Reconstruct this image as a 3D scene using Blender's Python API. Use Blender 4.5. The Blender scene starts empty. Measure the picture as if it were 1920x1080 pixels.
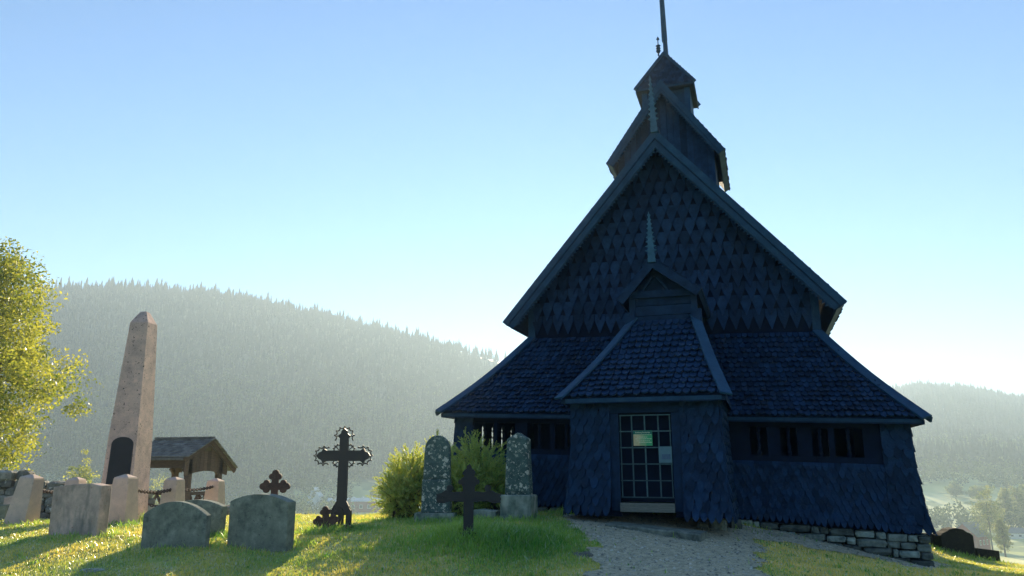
import bpy, math, random
import numpy as np
from mathutils import Vector, Matrix
rad = math.radians
C = bpy.context.scene
COL = C.collection

# ------------------------------------------------------------------ camera, sky, sun, exposure
EYE = 1.6
TILT, YAW, FPX = rad(13.3), rad(18.1), 1400.0          # heading is 18.1 deg left of the church axis (+Y)
cam = bpy.data.cameras.new('camera')
cam.sensor_width = 36.0
cam.lens = FPX / 1920 * 36.0
cam.clip_start = 0.1
cam.clip_end = 6000
camo = bpy.data.objects.new('camera', cam)
COL.objects.link(camo)
camo.location = (0, 0, EYE)
camo.rotation_euler = (math.pi / 2 + TILT, 0, YAW)
C.camera = camo

FV = np.array([-math.sin(YAW) * math.cos(TILT), math.cos(YAW) * math.cos(TILT), math.sin(TILT)])
RV = np.array([math.cos(YAW), math.sin(YAW), 0.0])
UV = np.cross(RV, FV)


def ray(px, py):
    return FV * FPX + RV * (px - 960) - UV * (py - 540)


def at(px, py, zc):                                     # a point seen at px,py, zc metres in front of the camera
    return ray(px, py) / FPX * zc + np.array([0, 0, EYE])


def aty(px, py, Y):
    d = ray(px, py)
    return d * Y / d[1] + np.array([0, 0, EYE])


SUN_PX = (1042, 470)
sd = ray(*SUN_PX)
sd = sd / np.linalg.norm(sd)
SUN_EL = math.asin(sd[2])
SUN_AZ = math.atan2(sd[0], sd[1])                       # clockwise from +Y
world = bpy.data.worlds.new('World')
C.world = world
world.use_nodes = True
wn = world.node_tree
sky = wn.nodes.new('ShaderNodeTexSky')
sky.sky_type = 'NISHITA'
sky.sun_disc = False
sky.sun_elevation = SUN_EL
sky.sun_rotation = SUN_AZ
sky.altitude = 300
sky.air_density = 1.4
sky.dust_density = 0.008
sky.ozone_density = 7.5
wn.nodes['Background'].inputs['Strength'].default_value = 0.068
wn.links.new(sky.outputs[0], wn.nodes['Background'].inputs['Color'])

sl = bpy.data.lights.new('sun', 'SUN')
sl.energy = 5.0
sl.angle = rad(0.5)
sl.color = (1.0, 0.84, 0.57)
so = bpy.data.objects.new('sun', sl)
COL.objects.link(so)
so.rotation_euler = Vector((sd[0], sd[1], sd[2])).to_track_quat('Z', 'Y').to_euler()
so.location = (0, 60, 60)

C.view_settings.view_transform = 'Standard'
C.view_settings.look = 'None'
C.view_settings.gamma = 1.0
C.view_settings.exposure = 1.5
HAZE_DENSITY = 0.00058
HAZE_G = 0.27
HAZE_COL = (.66, .84, 1.0, 1)
C.cycles.max_bounces = 8
C.cycles.transparent_max_bounces = 8
C.cycles.volume_bounces = 1
C.cycles.use_denoising = True

rng = np.random.default_rng(7)
random.seed(7)


# ------------------------------------------------------------------ mesh helpers
class MB:
    def __init__(self):
        self.v, self.f, self.t = [], [], []

    def add(self, verts, faces, tone=None):
        b = len(self.v)
        self.v.extend([tuple(map(float, p)) for p in verts])
        t = random.random() if tone is None else tone
        for fc in faces:
            self.f.append([i + b for i in fc])
            self.t.append(t)

    def box(self, c, s, ax=None, tone=None, taper=1.0):
        """box centred at c, size s, axes rows of ax"""
        ax = np.eye(3) if ax is None else np.array(ax, float)
        c = np.array(c, float)
        vs = []
        for z in (-.5, .5):
            k = taper if z > 0 else 1.0
            for x, y in ((-.5, -.5), (.5, -.5), (.5, .5), (-.5, .5)):
                vs.append(c + ax[0] * x * s[0] * k + ax[1] * y * s[1] * k + ax[2] * z * s[2])
        self.add(vs, [(3, 2, 1, 0), (4, 5, 6, 7), (0, 1, 5, 4), (1, 2, 6, 5), (2, 3, 7, 6), (3, 0, 4, 7)], tone)

    def bar(self, a, b, w, h, up=(0, 0, 1), tone=None):
        """bar from a to b; w across, h along up"""
        a, b = np.array(a, float), np.array(b, float)
        d = b - a
        L = np.linalg.norm(d)
        d = d / L
        s = np.cross(np.array(up, float), d)
        s = s / (np.linalg.norm(s) + 1e-9)
        u = np.cross(d, s)
        self.box((a + b) / 2, (w, L, h), (s, d, u), tone)

    def prism(self, pts, ext, tone=None, flip=False):
        """closed outline pts (3d) extruded by the vector ext"""
        pts = [np.array(p, float) for p in pts]
        ext = np.array(ext, float)
        n = len(pts)
        vs = pts + [p + ext for p in pts]
        fs = [list(range(n))[::-1], list(range(n, 2 * n))]
        for i in range(n):
            j = (i + 1) % n
            fs.append([i, j, j + n, i + n])
        if flip:
            fs = [f[::-1] for f in fs]
        self.add(vs, fs, tone)

    def tube(self, pts, r, n=8, tone=None, cap=True):
        pts = [np.array(p, float) for p in pts]
        rs = [r] * len(pts) if np.isscalar(r) else list(r)
        vs, fs = [], []
        prev = None
        for i, p in enumerate(pts):
            d = pts[min(i + 1, len(pts) - 1)] - pts[max(i - 1, 0)]
            d = d / (np.linalg.norm(d) + 1e-9)
            ref = prev if prev is not None else (np.array([1., 0, 0]) if abs(d[2]) > .8 else np.array([0, 0, 1.]))
            s = ref - d * (ref @ d)
            s = s / (np.linalg.norm(s) + 1e-9)
            prev = s
            u = np.cross(d, s)
            for k in range(n):
                a = 2 * math.pi * k / n
                vs.append(p + rs[i] * (math.cos(a) * s + math.sin(a) * u))
        for i in range(len(pts) - 1):
            for k in range(n):
                a, b = i * n + k, i * n + (k + 1) % n
                fs.append([a, b, b + n, a + n])
        if cap:
            fs.append(list(range(n))[::-1])
            fs.append([(len(pts) - 1) * n + k for k in range(n)])
        self.add(vs, fs, tone)

    def blob(self, c, s, rot=0.0, rough=.18, seg=8, rings=5, tone=None, rnd=None, sq=.62):
        """an uneven stone"""
        rnd = rnd or random
        vs, fs = [], []
        cr, sr = math.cos(rot), math.sin(rot)
        for i in range(rings + 1):
            ph = math.pi * i / rings
            for k in range(seg):
                th = 2 * math.pi * k / seg
                q = [math.sin(ph) * math.cos(th), math.sin(ph) * math.sin(th), math.cos(ph)]
                q = [math.copysign(abs(w) ** sq, w) for w in q]
                j = 1 + rough * (rnd.random() - .5)
                x, y, z = q[0] * s[0] * .5 * j, q[1] * s[1] * .5 * j, q[2] * s[2] * .5 * j
                vs.append((c[0] + x * cr - y * sr, c[1] + x * sr + y * cr, c[2] + z))
        for i in range(rings):
            for k in range(seg):
                a, b = i * seg + k, i * seg + (k + 1) % seg
                fs.append([a, a + seg, b + seg, b])
        self.add(vs, fs, tone)

    def build(self, name, mat, parent=None, smooth=False, loc=None):
        loc = np.array(parent.location if parent is not None and loc is None else (loc if loc is not None else (0, 0, 0)), float)
        if parent is not None and parent.parent is not None and 'absloc' in parent:
            loc = np.array(parent['absloc'])
        me = bpy.data.meshes.new(name)
        v = np.array(self.v) - loc
        me.from_pydata(v.tolist(), [], self.f)
        at_ = me.attributes.new('tone', 'FLOAT', 'FACE')
        at_.data.foreach_set('value', np.array(self.t, np.float32))
        if smooth:
            me.polygons.foreach_set('use_smooth', np.ones(len(me.polygons), bool))
        me.materials.append(mat)
        o = bpy.data.objects.new(name, me)
        COL.objects.link(o)
        if parent is not None:
            o.parent = parent
        else:
            o.location = loc.tolist()
        o['absloc'] = loc.tolist()
        return o


def quick_mesh(name, verts, tris, tone, mat, parent=None, nper=3):
    """big meshes from numpy arrays (all faces have nper corners)"""
    me = bpy.data.meshes.new(name)
    nf = len(tris)
    me.vertices.add(len(verts))
    me.vertices.foreach_set('co', np.asarray(verts, np.float32).ravel())
    me.loops.add(nf * nper)
    me.loops.foreach_set('vertex_index', np.asarray(tris, np.int32).ravel())
    me.polygons.add(nf)
    me.polygons.foreach_set('loop_start', np.arange(0, nf * nper, nper, dtype=np.int32))
    me.update(calc_edges=True)
    a = me.attributes.new('tone', 'FLOAT', 'FACE')
    a.data.foreach_set('value', np.asarray(tone, np.float32))
    me.materials.append(mat)
    o = bpy.data.objects.new(name, me)
    COL.objects.link(o)
    if parent is not None:
        o.parent = parent
    return o


def tag(o, label=None, cat=None, group=None, kind=None):
    if label: o['label'] = label
    if cat: o['category'] = cat
    if group: o['group'] = group
    if kind: o['kind'] = kind
    return o


def thing(name, label, cat, loc, group=None):
    o = bpy.data.objects.new(name, None)
    o.empty_display_size = .2
    COL.objects.link(o)
    o.location = [float(q) for q in loc]
    return tag(o, label, cat, group)


# ------------------------------------------------------------------ materials
def mat(name, base, rough=.85, c2=None, scale=4.0, detail=6.0, tone_amt=.5, bump=.0, bscale=30., spots=None, stretch=None, spec=.3, streak=None):
    """base -> c2 by noise; face tone varies the value; spots = (colour, scale, size)"""
    m = bpy.data.materials.new(name)
    m.use_nodes = True
    nt = m.node_tree
    N, L = nt.nodes, nt.links
    b = N['Principled BSDF']
    b.inputs['Roughness'].default_value = rough
    b.inputs['Specular IOR Level'].default_value = spec
    tc = N.new('ShaderNodeTexCoord')
    vec = tc.outputs['Object']
    if stretch:
        mp = N.new('ShaderNodeMapping')
        mp.inputs['Scale'].default_value = stretch
        L.new(vec, mp.inputs['Vector'])
        vec = mp.outputs['Vector']
    n = N.new('ShaderNodeTexNoise')
    n.inputs['Scale'].default_value = scale
    n.inputs['Detail'].default_value = detail
    n.inputs['Roughness'].default_value = .65
    L.new(vec, n.inputs['Vector'])
    rp = N.new('ShaderNodeMapRange')
    rp.inputs[1].default_value = .32
    rp.inputs[2].default_value = .68
    L.new(n.outputs['Fac'], rp.inputs[0])
    mx = N.new('ShaderNodeMix')
    mx.data_type = 'RGBA'
    c2 = c2 or tuple(x * .55 for x in base)
    mx.inputs['A'].default_value = (*base, 1)
    mx.inputs['B'].default_value = (*c2, 1)
    L.new(rp.outputs[0], mx.inputs['Factor'])
    col = mx.outputs['Result']
    if streak:
        # vertical streaks: noise stretched along z
        mp2 = N.new('ShaderNodeMapping')
        mp2.inputs['Scale'].default_value = (5, 5, 1.7)
        L.new(tc.outputs['Object'], mp2.inputs['Vector'])
        ns = N.new('ShaderNodeTexNoise')
        ns.inputs['Scale'].default_value = 1.3
        ns.inputs['Detail'].default_value = 5
        L.new(mp2.outputs['Vector'], ns.inputs['Vector'])
        r2 = N.new('ShaderNodeMapRange')
        r2.inputs[1].default_value = .48
        r2.inputs[2].default_value = .74
        L.new(ns.outputs['Fac'], r2.inputs[0])
        m2 = N.new('ShaderNodeMix')
        m2.data_type = 'RGBA'
        m2.inputs['B'].default_value = (*streak, 1)
        L.new(r2.outputs[0], m2.inputs['Factor'])
        L.new(col, m2.inputs['A'])
        col = m2.outputs['Result']
    for sp in (spots or []):
        vo = N.new('ShaderNodeTexVoronoi')
        vo.inputs['Scale'].default_value = sp[1]
        nd = N.new('ShaderNodeTexNoise')
        nd.inputs['Scale'].default_value = sp[1] * 2.2
        nd.inputs['Detail'].default_value = 3
        ad = N.new('ShaderNodeMixRGB')
        ad.blend_type = 'LINEAR_LIGHT'
        ad.inputs['Fac'].default_value = .06
        L.new(tc.outputs['Object'], ad.inputs[1])
        L.new(nd.outputs['Color'], ad.inputs[2])
        L.new(tc.outputs['Object'], nd.inputs['Vector'])
        L.new(ad.outputs[0], vo.inputs['Vector'])
        # radius differs from cell to cell
        sz = N.new('ShaderNodeMath')
        sz.operation = 'MULTIPLY'
        sx = N.new('ShaderNodeSeparateColor')
        L.new(vo.outputs['Color'], sx.inputs[0])
        pw = N.new('ShaderNodeMath')
        pw.operation = 'POWER'
        pw.inputs[1].default_value = 1.6
        L.new(sx.outputs[0], pw.inputs[0])
        L.new(pw.outputs[0], sz.inputs[0])
        sz.inputs[1].default_value = sp[2]
        lt = N.new('ShaderNodeMath')
        lt.operation = 'LESS_THAN'
        L.new(vo.outputs['Distance'], lt.inputs[0])
        L.new(sz.outputs[0], lt.inputs[1])
        m3 = N.new('ShaderNodeMix')
        m3.data_type = 'RGBA'
        m3.inputs['B'].default_value = (*sp[0], 1)
        L.new(lt.outputs[0], m3.inputs['Factor'])
        L.new(col, m3.inputs['A'])
        col = m3.outputs['Result']
    if tone_amt:
        a = N.new('ShaderNodeAttribute')
        a.attribute_name = 'tone'
        mr = N.new('ShaderNodeMapRange')
        mr.inputs[3].default_value = 1 - tone_amt
        mr.inputs[4].default_value = 1 + tone_amt
        L.new(a.outputs['Fac'], mr.inputs[0])
        hv = N.new('ShaderNodeHueSaturation')
        L.new(mr.outputs[0], hv.inputs['Value'])
        L.new(col, hv.inputs['Color'])
        col = hv.outputs['Color']
    L.new(col, b.inputs['Base Color'])
    if bump:
        nb = N.new('ShaderNodeTexNoise')
        nb.inputs['Scale'].default_value = bscale
        nb.inputs['Detail'].default_value = 5
        L.new(vec, nb.inputs['Vector'])
        bp = N.new('ShaderNodeBump')
        bp.inputs['Strength'].default_value = bump
        bp.inputs['Distance'].default_value = .02
        L.new(nb.outputs['Fac'], bp.inputs['Height'])
        L.new(bp.outputs[0], b.inputs['Normal'])
    return m


def leaf_mat(name, c1, c2, trans=.5, tcol=None, dew=0.0):
    """leaf: diffuse plus light coming through; tone picks between two greens"""
    m = bpy.data.materials.new(name)
    m.use_nodes = True
    nt = m.node_tree
    N, L = nt.nodes, nt.links
    N.remove(N['Principled BSDF'])
    a = N.new('ShaderNodeAttribute')
    a.attribute_name = 'tone'
    mx = N.new('ShaderNodeMix')
    mx.data_type = 'RGBA'
    mx.inputs['A'].default_value = (*c1, 1)
    mx.inputs['B'].default_value = (*c2, 1)
    L.new(a.outputs['Fac'], mx.inputs['Factor'])
    d = N.new('ShaderNodeBsdfDiffuse')
    t = N.new('ShaderNodeBsdfTranslucent')
    L.new(mx.outputs['Result'], d.inputs['Color'])
    if tcol:
        ml = N.new('ShaderNodeMix')
        ml.data_type = 'RGBA'
        ml.blend_type = 'MULTIPLY'
        ml.inputs['Factor'].default_value = 1
        ml.inputs['B'].default_value = (*tcol, 1)
        L.new(mx.outputs['Result'], ml.inputs['A'])
        L.new(ml.outputs['Result'], t.inputs['Color'])
    else:
        L.new(mx.outputs['Result'], t.inputs['Color'])
    s = N.new('ShaderNodeMixShader')
    s.inputs[0].default_value = trans
    L.new(d.outputs[0], s.inputs[1])
    L.new(t.outputs[0], s.inputs[2])
    if dew:                                             # wet morning leaves shine towards the sun
        gl = N.new('ShaderNodeBsdfGlossy')
        gl.inputs['Roughness'].default_value = .42
        fr = N.new('ShaderNodeFresnel')
        fr.inputs['IOR'].default_value = 1.4
        sc = N.new('ShaderNodeMath')
        sc.operation = 'MULTIPLY'
        sc.inputs[1].default_value = dew
        L.new(fr.outputs[0], sc.inputs[0])
        s2 = N.new('ShaderNodeMixShader')
        L.new(sc.outputs[0], s2.inputs[0])
        L.new(s.outputs[0], s2.inputs[1])
        L.new(gl.outputs[0], s2.inputs[2])
        s = s2
    L.new(s.outputs[0], N['Material Output'].inputs['Surface'])
    return m


M = dict(
    farleaf=leaf_mat('valley_leaf', (.10, .16, .05), (.40, .38, .14), .5),
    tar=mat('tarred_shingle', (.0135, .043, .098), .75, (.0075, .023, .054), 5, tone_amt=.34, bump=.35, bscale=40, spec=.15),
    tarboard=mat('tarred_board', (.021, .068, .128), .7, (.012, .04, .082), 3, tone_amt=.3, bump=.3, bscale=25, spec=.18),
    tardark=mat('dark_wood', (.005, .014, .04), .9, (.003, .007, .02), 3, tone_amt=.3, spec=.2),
    bronze=mat('weathered_wood', (.04, .12, .19), .85, (.025, .075, .12), 6, tone_amt=.3),
    lath=mat('gate_lath', (.085, .165, .175), .8, (.045, .085, .10), 7, tone_amt=.25),
    threshold=mat('grey_plank', (.21, .21, .175), .85, (.11, .11, .09), 9, tone_amt=.2, stretch=(1, 8, 8)),
    founds=mat('foundation_stone', (.27, .30, .245), .9, (.06, .075, .065), 6, tone_amt=.75, bump=.5, bscale=18),
    pink=mat('pink_granite', (.76, .52, .44), .9, (.40, .29, .26), 3.0, detail=10, tone_amt=.08, bump=.7, bscale=35, spots=[((.06, .05, .055), 15, .30), ((.30, .22, .20), 34, .36), ((.10, .08, .08), 24, .24)]),
    pinkpost=mat('pink_granite_post', (.72, .53, .43), .85, (.50, .37, .31), 3, tone_amt=.12, bump=.4, bscale=60, spots=[((.12, .10, .09), 30, .22)]),
    pinkslab=mat('pinkish_headstone', (.74, .53, .43), .9, (.38, .28, .24), 4, tone_amt=.05, bump=.4, bscale=40, streak=(.20, .185, .16), spots=[((.33, .15, .12), 18, .22)]),
    greystone=mat('grey_headstone', (.31, .335, .27), .9, (.08, .10, .085), 6, detail=9, tone_amt=.05, bump=.5, bscale=40, streak=(.19, .21, .165), spots=[((.06, .07, .065), 17, .24), ((.50, .50, .40), 24, .16)]),
    lichen=mat('lichen_stone', (.11, .17, .15), .9, (.045, .075, .07), 6, tone_amt=.05, bump=.5, bscale=40, spots=[((.55, .54, .45), 9, .52), ((.30, .34, .28), 14, .5), ((.70, .67, .56), 19, .36)]),
    plinth=mat('mossy_plinth', (.28, .33, .27), .9, (.08, .11, .085), 6, tone_amt=.05, bump=.5, bscale=30, streak=(.44, .45, .37)),
    darkstone=mat('dark_headstone', (.035, .032, .022), .9, (.015, .014, .012), 8, tone_amt=.05, bump=.6, bscale=25, spots=[((.06, .05, .03), 14, .3)]),
    drystone=mat('dry_stone', (.36, .34, .28), .9, (.09, .09, .08), 4, tone_amt=.5, bump=.6, bscale=15, spots=[((.62, .60, .50), 7, .3)]),
    iron=mat('black_iron', (.012, .014, .02), .55, (.02, .016, .016), 14, tone_amt=.1, bump=.2, bscale=80, spec=.5),
    rust=mat('rusty_iron', (.09, .045, .04), .8, (.04, .024, .024), 10, tone_amt=.1, bump=.3, bscale=60),
    plaque=mat('dark_plaque', (.006, .009, .02), .8, (.012, .016, .028), 6, tone_amt=0),
    gatewood=mat('brown_wood', (.13, .085, .065), .85, (.07, .048, .04), 6, tone_amt=.3, stretch=(1, 1, 6)),
    slate=mat('roof_tile', (.20, .20, .19), .8, (.10, .10, .10), 6, tone_amt=.35),
    paper=mat('paper', (.13, .24, .27), .7, (.10, .19, .22), 6, tone_amt=0),
    red=mat('red_boards', (.30, .06, .045), .85, (.22, .045, .035), 2, tone_amt=.1),
    white=mat('white_paint', (.75, .74, .70), .7, (.6, .6, .57), 2, tone_amt=.05),
    roofgrey=mat('grey_roof', (.22, .23, .25), .7, (.15, .16, .17), 1, tone_amt=.1),
    glass=mat('window_pane', (.03, .035, .04), .2, (.02, .025, .03), 2, tone_amt=0, spec=.6),
    bark=mat('bark', (.09, .07, .05), .9, (.04, .032, .025), 8, tone_amt=.2, bump=.5, bscale=20),
    leaf=leaf_mat('tree_leaf', (.05, .115, .025), (.47, .45, .12), .5, (1.45, 1.4, .6), .12),
    leafbush=leaf_mat('bush_leaf', (.20, .40, .10), (.60, .66, .22), .5, (1.7, 1.3, .6), .12),
    grass=leaf_mat('grass_blade', (.19, .40, .09), (.84, .72, .25), .45, (1.5, 1.25, .6), .95),
    lush=leaf_mat('lush_blade', (.07, .27, .05), (.46, .66, .17), .45, (1.5, 1.25, .6), .35),
    spruce=leaf_mat('spruce', (.005, .012, .008), (.008, .017, .010), .0),
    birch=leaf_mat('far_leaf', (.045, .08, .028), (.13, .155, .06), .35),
)

# ------------------------------------------------------------------ terrain: churchyard mound, valley, wooded hills
X0 = -2.21                                              # church axis
FH = np.array([-math.sin(YAW), math.cos(YAW)])
RH = np.array([math.cos(YAW), math.sin(YAW)])
ctrl = []
for px, py, zc in [
    (0, 1080, 10.6), (240, 1080, 10.5), (480, 1080, 10.4), (720, 1080, 10.4), (960, 1080, 10.4), (1200, 1080, 10.5), (1440, 1080, 10.6), (1700, 1080, 11.2), (1920, 1080, 12.5),
    (330, 1027, 12.0), (495, 1027, 12.0), (150, 1002, 13.6), (640, 995, 14.3), (560, 985, 15), (390, 1000, 13.7), (240, 980, 17.6), (40, 978, 16.6), (0, 975, 20), (110, 975, 20.5),
    (430, 970, 20), (660, 969, 19.2), (730, 968, 20), (560, 969, 19.5), (300, 970, 24.0), (400, 968, 24.0),
    (880, 1004, 12.0), (820, 980, 15.3), (975, 976, 15.0), (1010, 965, 17.5), (960, 1030, 11.8), (760, 1040, 11.4), (1090, 1040, 11.6),
    (1065, 962, 16.1), (1215, 985, 14.9), (1215, 1010, 13.4), (1350, 993, 15.2), (1400, 990, 15.9), (1500, 1002, 16.3), (1600, 1020, 16.9), (1728, 1050, 17.6),
    (1600, 1050, 14), (1800, 1075, 15), (1745, 1042, 20), (1790, 1040, 21.3), (1850, 1050, 21.3), (1920, 1056, 22.0), (1860, 1062, 18.5), (1920, 1078, 16.5)]:
    ctrl.append(at(px, py, zc))
for x, y, z in [(0, 0, 0), (-6, 0, 0), (6, 0, -.2), (0, -15, -.3), (-20, -10, -.2), (20, -10, -1.2), (-24, 8, .1), (22, 12, -2.2),
                (X0, 24, .4), (X0 - 6, 24, .4), (X0 + 6, 24, -.5), (X0, 32, .1), (X0 - 8, 30, .1), (X0 + 9, 30, -1.5)]:
    ctrl.append(np.array([x, y, z], float))
ctrl = np.array(ctrl)


def _tps(d2):
    return np.where(d2 > 1e-9, d2 * np.log(np.maximum(d2, 1e-9)) * .5, 0)


def _fit():
    n = len(ctrl)
    P = ctrl[:, :2]
    K = _tps(((P[:, None] - P[None]) ** 2).sum(-1)) + np.eye(n) * .6
    A = np.zeros((n + 3, n + 3))
    A[:n, :n] = K
    A[:n, n] = 1
    A[n, :n] = 1
    A[:n, n + 1:] = P
    A[n + 1:, :n] = P.T
    return np.linalg.solve(A, np.concatenate([ctrl[:, 2], np.zeros(3)]))


_W = _fit()


def near_h(x, y):
    x, y = np.asarray(x, float), np.asarray(y, float)
    out = _W[-3] + _W[-2] * x + _W[-1] * y
    for (a, b, _), w in zip(ctrl, _W[:-3]):
        out = out + w * _tps((x - a) ** 2 + (y - b) ** 2)
    # small mounds: the grassy bump at the iron cross, tufted hollows
    m = at(900, 1010, 12.1)
    out = out + .05 * np.exp(-((x - m[0]) ** 2 + (y - m[1]) ** 2) / .8)
    out = out + .022 * np.sin(x * 2.1 + 1.3 * np.sin(y * 1.3)) * np.sin(y * 1.9 + .7) + .012 * np.sin(x * 5.3 + y * 3.1) * np.sin(y * 4.7 - x)
    return out


_EAZ = np.radians([-180, -60, -40, -30, -22, -12, -5, 5, 18, 25, 30, 40, 60, 180])
_ER = np.array([24, 26, 27, 26, 24, 20.6, 24, 34, 33, 28, 25, 25, 24, 24.])
_HAZ = np.degrees(np.arctan((np.array([-700, -100, 80, 170, 280, 380, 480, 580, 680, 780, 860, 950, 1050, 1150, 1300, 1450, 1600, 1680, 1750, 1830, 1920, 2100, 2500]) - 960) / (FPX / math.cos(TILT))))
_HPY = np.array([575, 556, 546, 542, 546, 554, 571, 592, 616, 638, 657, 680, 711, 740, 778, 773, 750, 741, 732, 738, 759, 764, 745.])
VALLEY = -25.0


def _elev(px_az, py):
    # tan of elevation of a ridge seen at azimuth and image row
    px = 960 + np.tan(px_az) * FPX / math.cos(TILT)
    for _ in range(3):
        d = FV[None] * FPX + RV[None] * (px[:, None] - 960) - UV[None] * (py[:, None] - 540)
        azz = np.arctan2(d[:, :2] @ RH, d[:, :2] @ FH)
        px = px + (np.tan(px_az) - np.tan(azz)) * FPX
    return d[:, 2] / np.hypot(d[:, 0], d[:, 1])


_HAZ = np.radians(_HAZ)
_HT = _elev(_HAZ, _HPY)
_HR = np.interp(_HAZ, np.radians([-60, -30, -5, 3, 14, 20, 40, 60]), [780, 800, 830, 1000, 1250, 1250, 1250, 1200])


def H(x, y):
    x, y = np.atleast_1d(np.asarray(x, float)), np.atleast_1d(np.asarray(y, float))
    r = np.hypot(x, y)
    fx, fy = x * FH[0] + y * FH[1], x * RH[0] + y * RH[1]
    az = np.arctan2(fy, fx)
    E = np.interp(az, _EAZ, _ER)
    k = np.minimum(1, E / np.maximum(r, 1e-6))
    zn = near_h(x * k, y * k)
    t = np.maximum(r - E, 0)
    drop = .24 * t * t / (t + 4)
    zn = zn - drop
    # soft floor
    fl = VALLEY + 3.0 * np.sin(x * .011 + 1) * np.sin(y * .013) + 1.2 * np.sin(x * .05) * np.sin(y * .043 + 1)
    w = np.clip((r - 60) / 60, 0, 1)
    z = np.where(zn > fl, zn, fl) * 1.0
    z = np.maximum(zn, fl)
    # hills
    tz = np.interp(az, _HAZ, _HT, left=.12, right=.12)
    rr = np.interp(az, _HAZ, _HR, left=800, right=1200)
    zr = tz * rr + EYE
    r0 = np.interp(az, np.radians([-60, -10, 5, 15, 60]), [430, 440, 480, 430, 430])
    u = np.clip((r - r0) / (rr - r0), 0, 1)
    right = np.clip((np.degrees(az) - 8) / 8, 0, 1)
    sL = u ** 1.25
    sR = u ** 1.15 + .035 * np.sin(u * 9.5) * (1 - u)
    s = sL * (1 - right) + sR * right
    zh = VALLEY + (zr - VALLEY) * s
    zh = zh + s * (1 - u) * 10 * np.sin(x * .014 + 2) * np.sin(y * .017)
    back = np.maximum(r - rr, 0)
    zb = zr - back * .05
    # a second ridge far on the right
    zb = np.maximum(zb, zr + right * (np.minimum((back - 60) * .115, 28)) - (1 - right) * 200)
    zh = np.where(r > rr, zb, zh)
    return np.where(r > r0, np.maximum(zh, z), z)


def gz(x, y):
    return float(H(x, y)[0])


def ground_hit(px, py):
    d = ray(px, py)
    d = d / np.linalg.norm(d)
    t = 6.0
    while t < 400:
        p = d * t + np.array([0, 0, EYE])
        if p[2] < gz(p[0], p[1]):
            return p
        t += .04 if t < 40 else 1
    return p


def on_ground(px, zc, py=990):
    """the spot on the ground below the sight line through column px at depth zc"""
    for _ in range(4):
        p = at(px, py, zc)
        g = gz(p[0], p[1])
        # move py so that the point meets the ground
        py += (p[2] - g) * FPX / zc
    p[2] = gz(p[0], p[1])
    return p


def build_ground():
    azs = np.concatenate([np.radians(np.arange(-180, -48, 6.0)), np.radians(np.arange(-48, 48, .3)), np.radians(np.arange(48, 180, 6.0))])
    rs = np.concatenate([[.3, 2, 4, 6, 7.5], np.arange(8.4, 30, .14), np.geomspace(30, 420, 60)[0:], np.geomspace(430, 1750, 80)])
    A, Rr = np.meshgrid(azs, rs)
    dx = np.cos(A)[..., None] * FH + np.sin(A)[..., None] * RH
    X, Y = dx[..., 0] * Rr, dx[..., 1] * Rr
    Z = H(X.ravel(), Y.ravel()).reshape(X.shape)
    nr, na = X.shape
    v = np.stack([X, Y, Z], -1).reshape(-1, 3)
    i = np.arange(nr - 1)[:, None] * na
    j = np.arange(na)[None]
    q = np.stack([i + j, i + (j + 1) % na, i + na + (j + 1) % na, i + na + j], -1).reshape(-1, 4)[:, ::-1]
    v = np.concatenate([v, [[0, 0, gz(0, 0)]]])
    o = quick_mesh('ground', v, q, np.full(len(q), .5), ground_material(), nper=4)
    o.data.polygons.foreach_set('use_smooth', np.ones(len(o.data.polygons), bool))
    c = len(v) - 1
    tag(o, kind='structure')
    # forest floor: where woods stand on the hills the soil is dark
    r = np.hypot(v[:, 0], v[:, 1])
    w = forest_mask(v[:, 0], v[:, 1])
    a = o.data.attributes.new('wood', 'FLOAT', 'POINT')
    a.data.foreach_set('value', w.astype(np.float32))
    return o


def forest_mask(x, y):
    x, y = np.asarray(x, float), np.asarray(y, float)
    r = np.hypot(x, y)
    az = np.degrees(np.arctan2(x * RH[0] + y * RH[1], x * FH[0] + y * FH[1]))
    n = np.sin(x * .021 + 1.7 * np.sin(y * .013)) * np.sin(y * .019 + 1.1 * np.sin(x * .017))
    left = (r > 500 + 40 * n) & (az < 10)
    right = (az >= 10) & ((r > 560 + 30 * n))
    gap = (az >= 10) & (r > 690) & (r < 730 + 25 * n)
    return ((left | right) & ~gap).astype(float)


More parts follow.
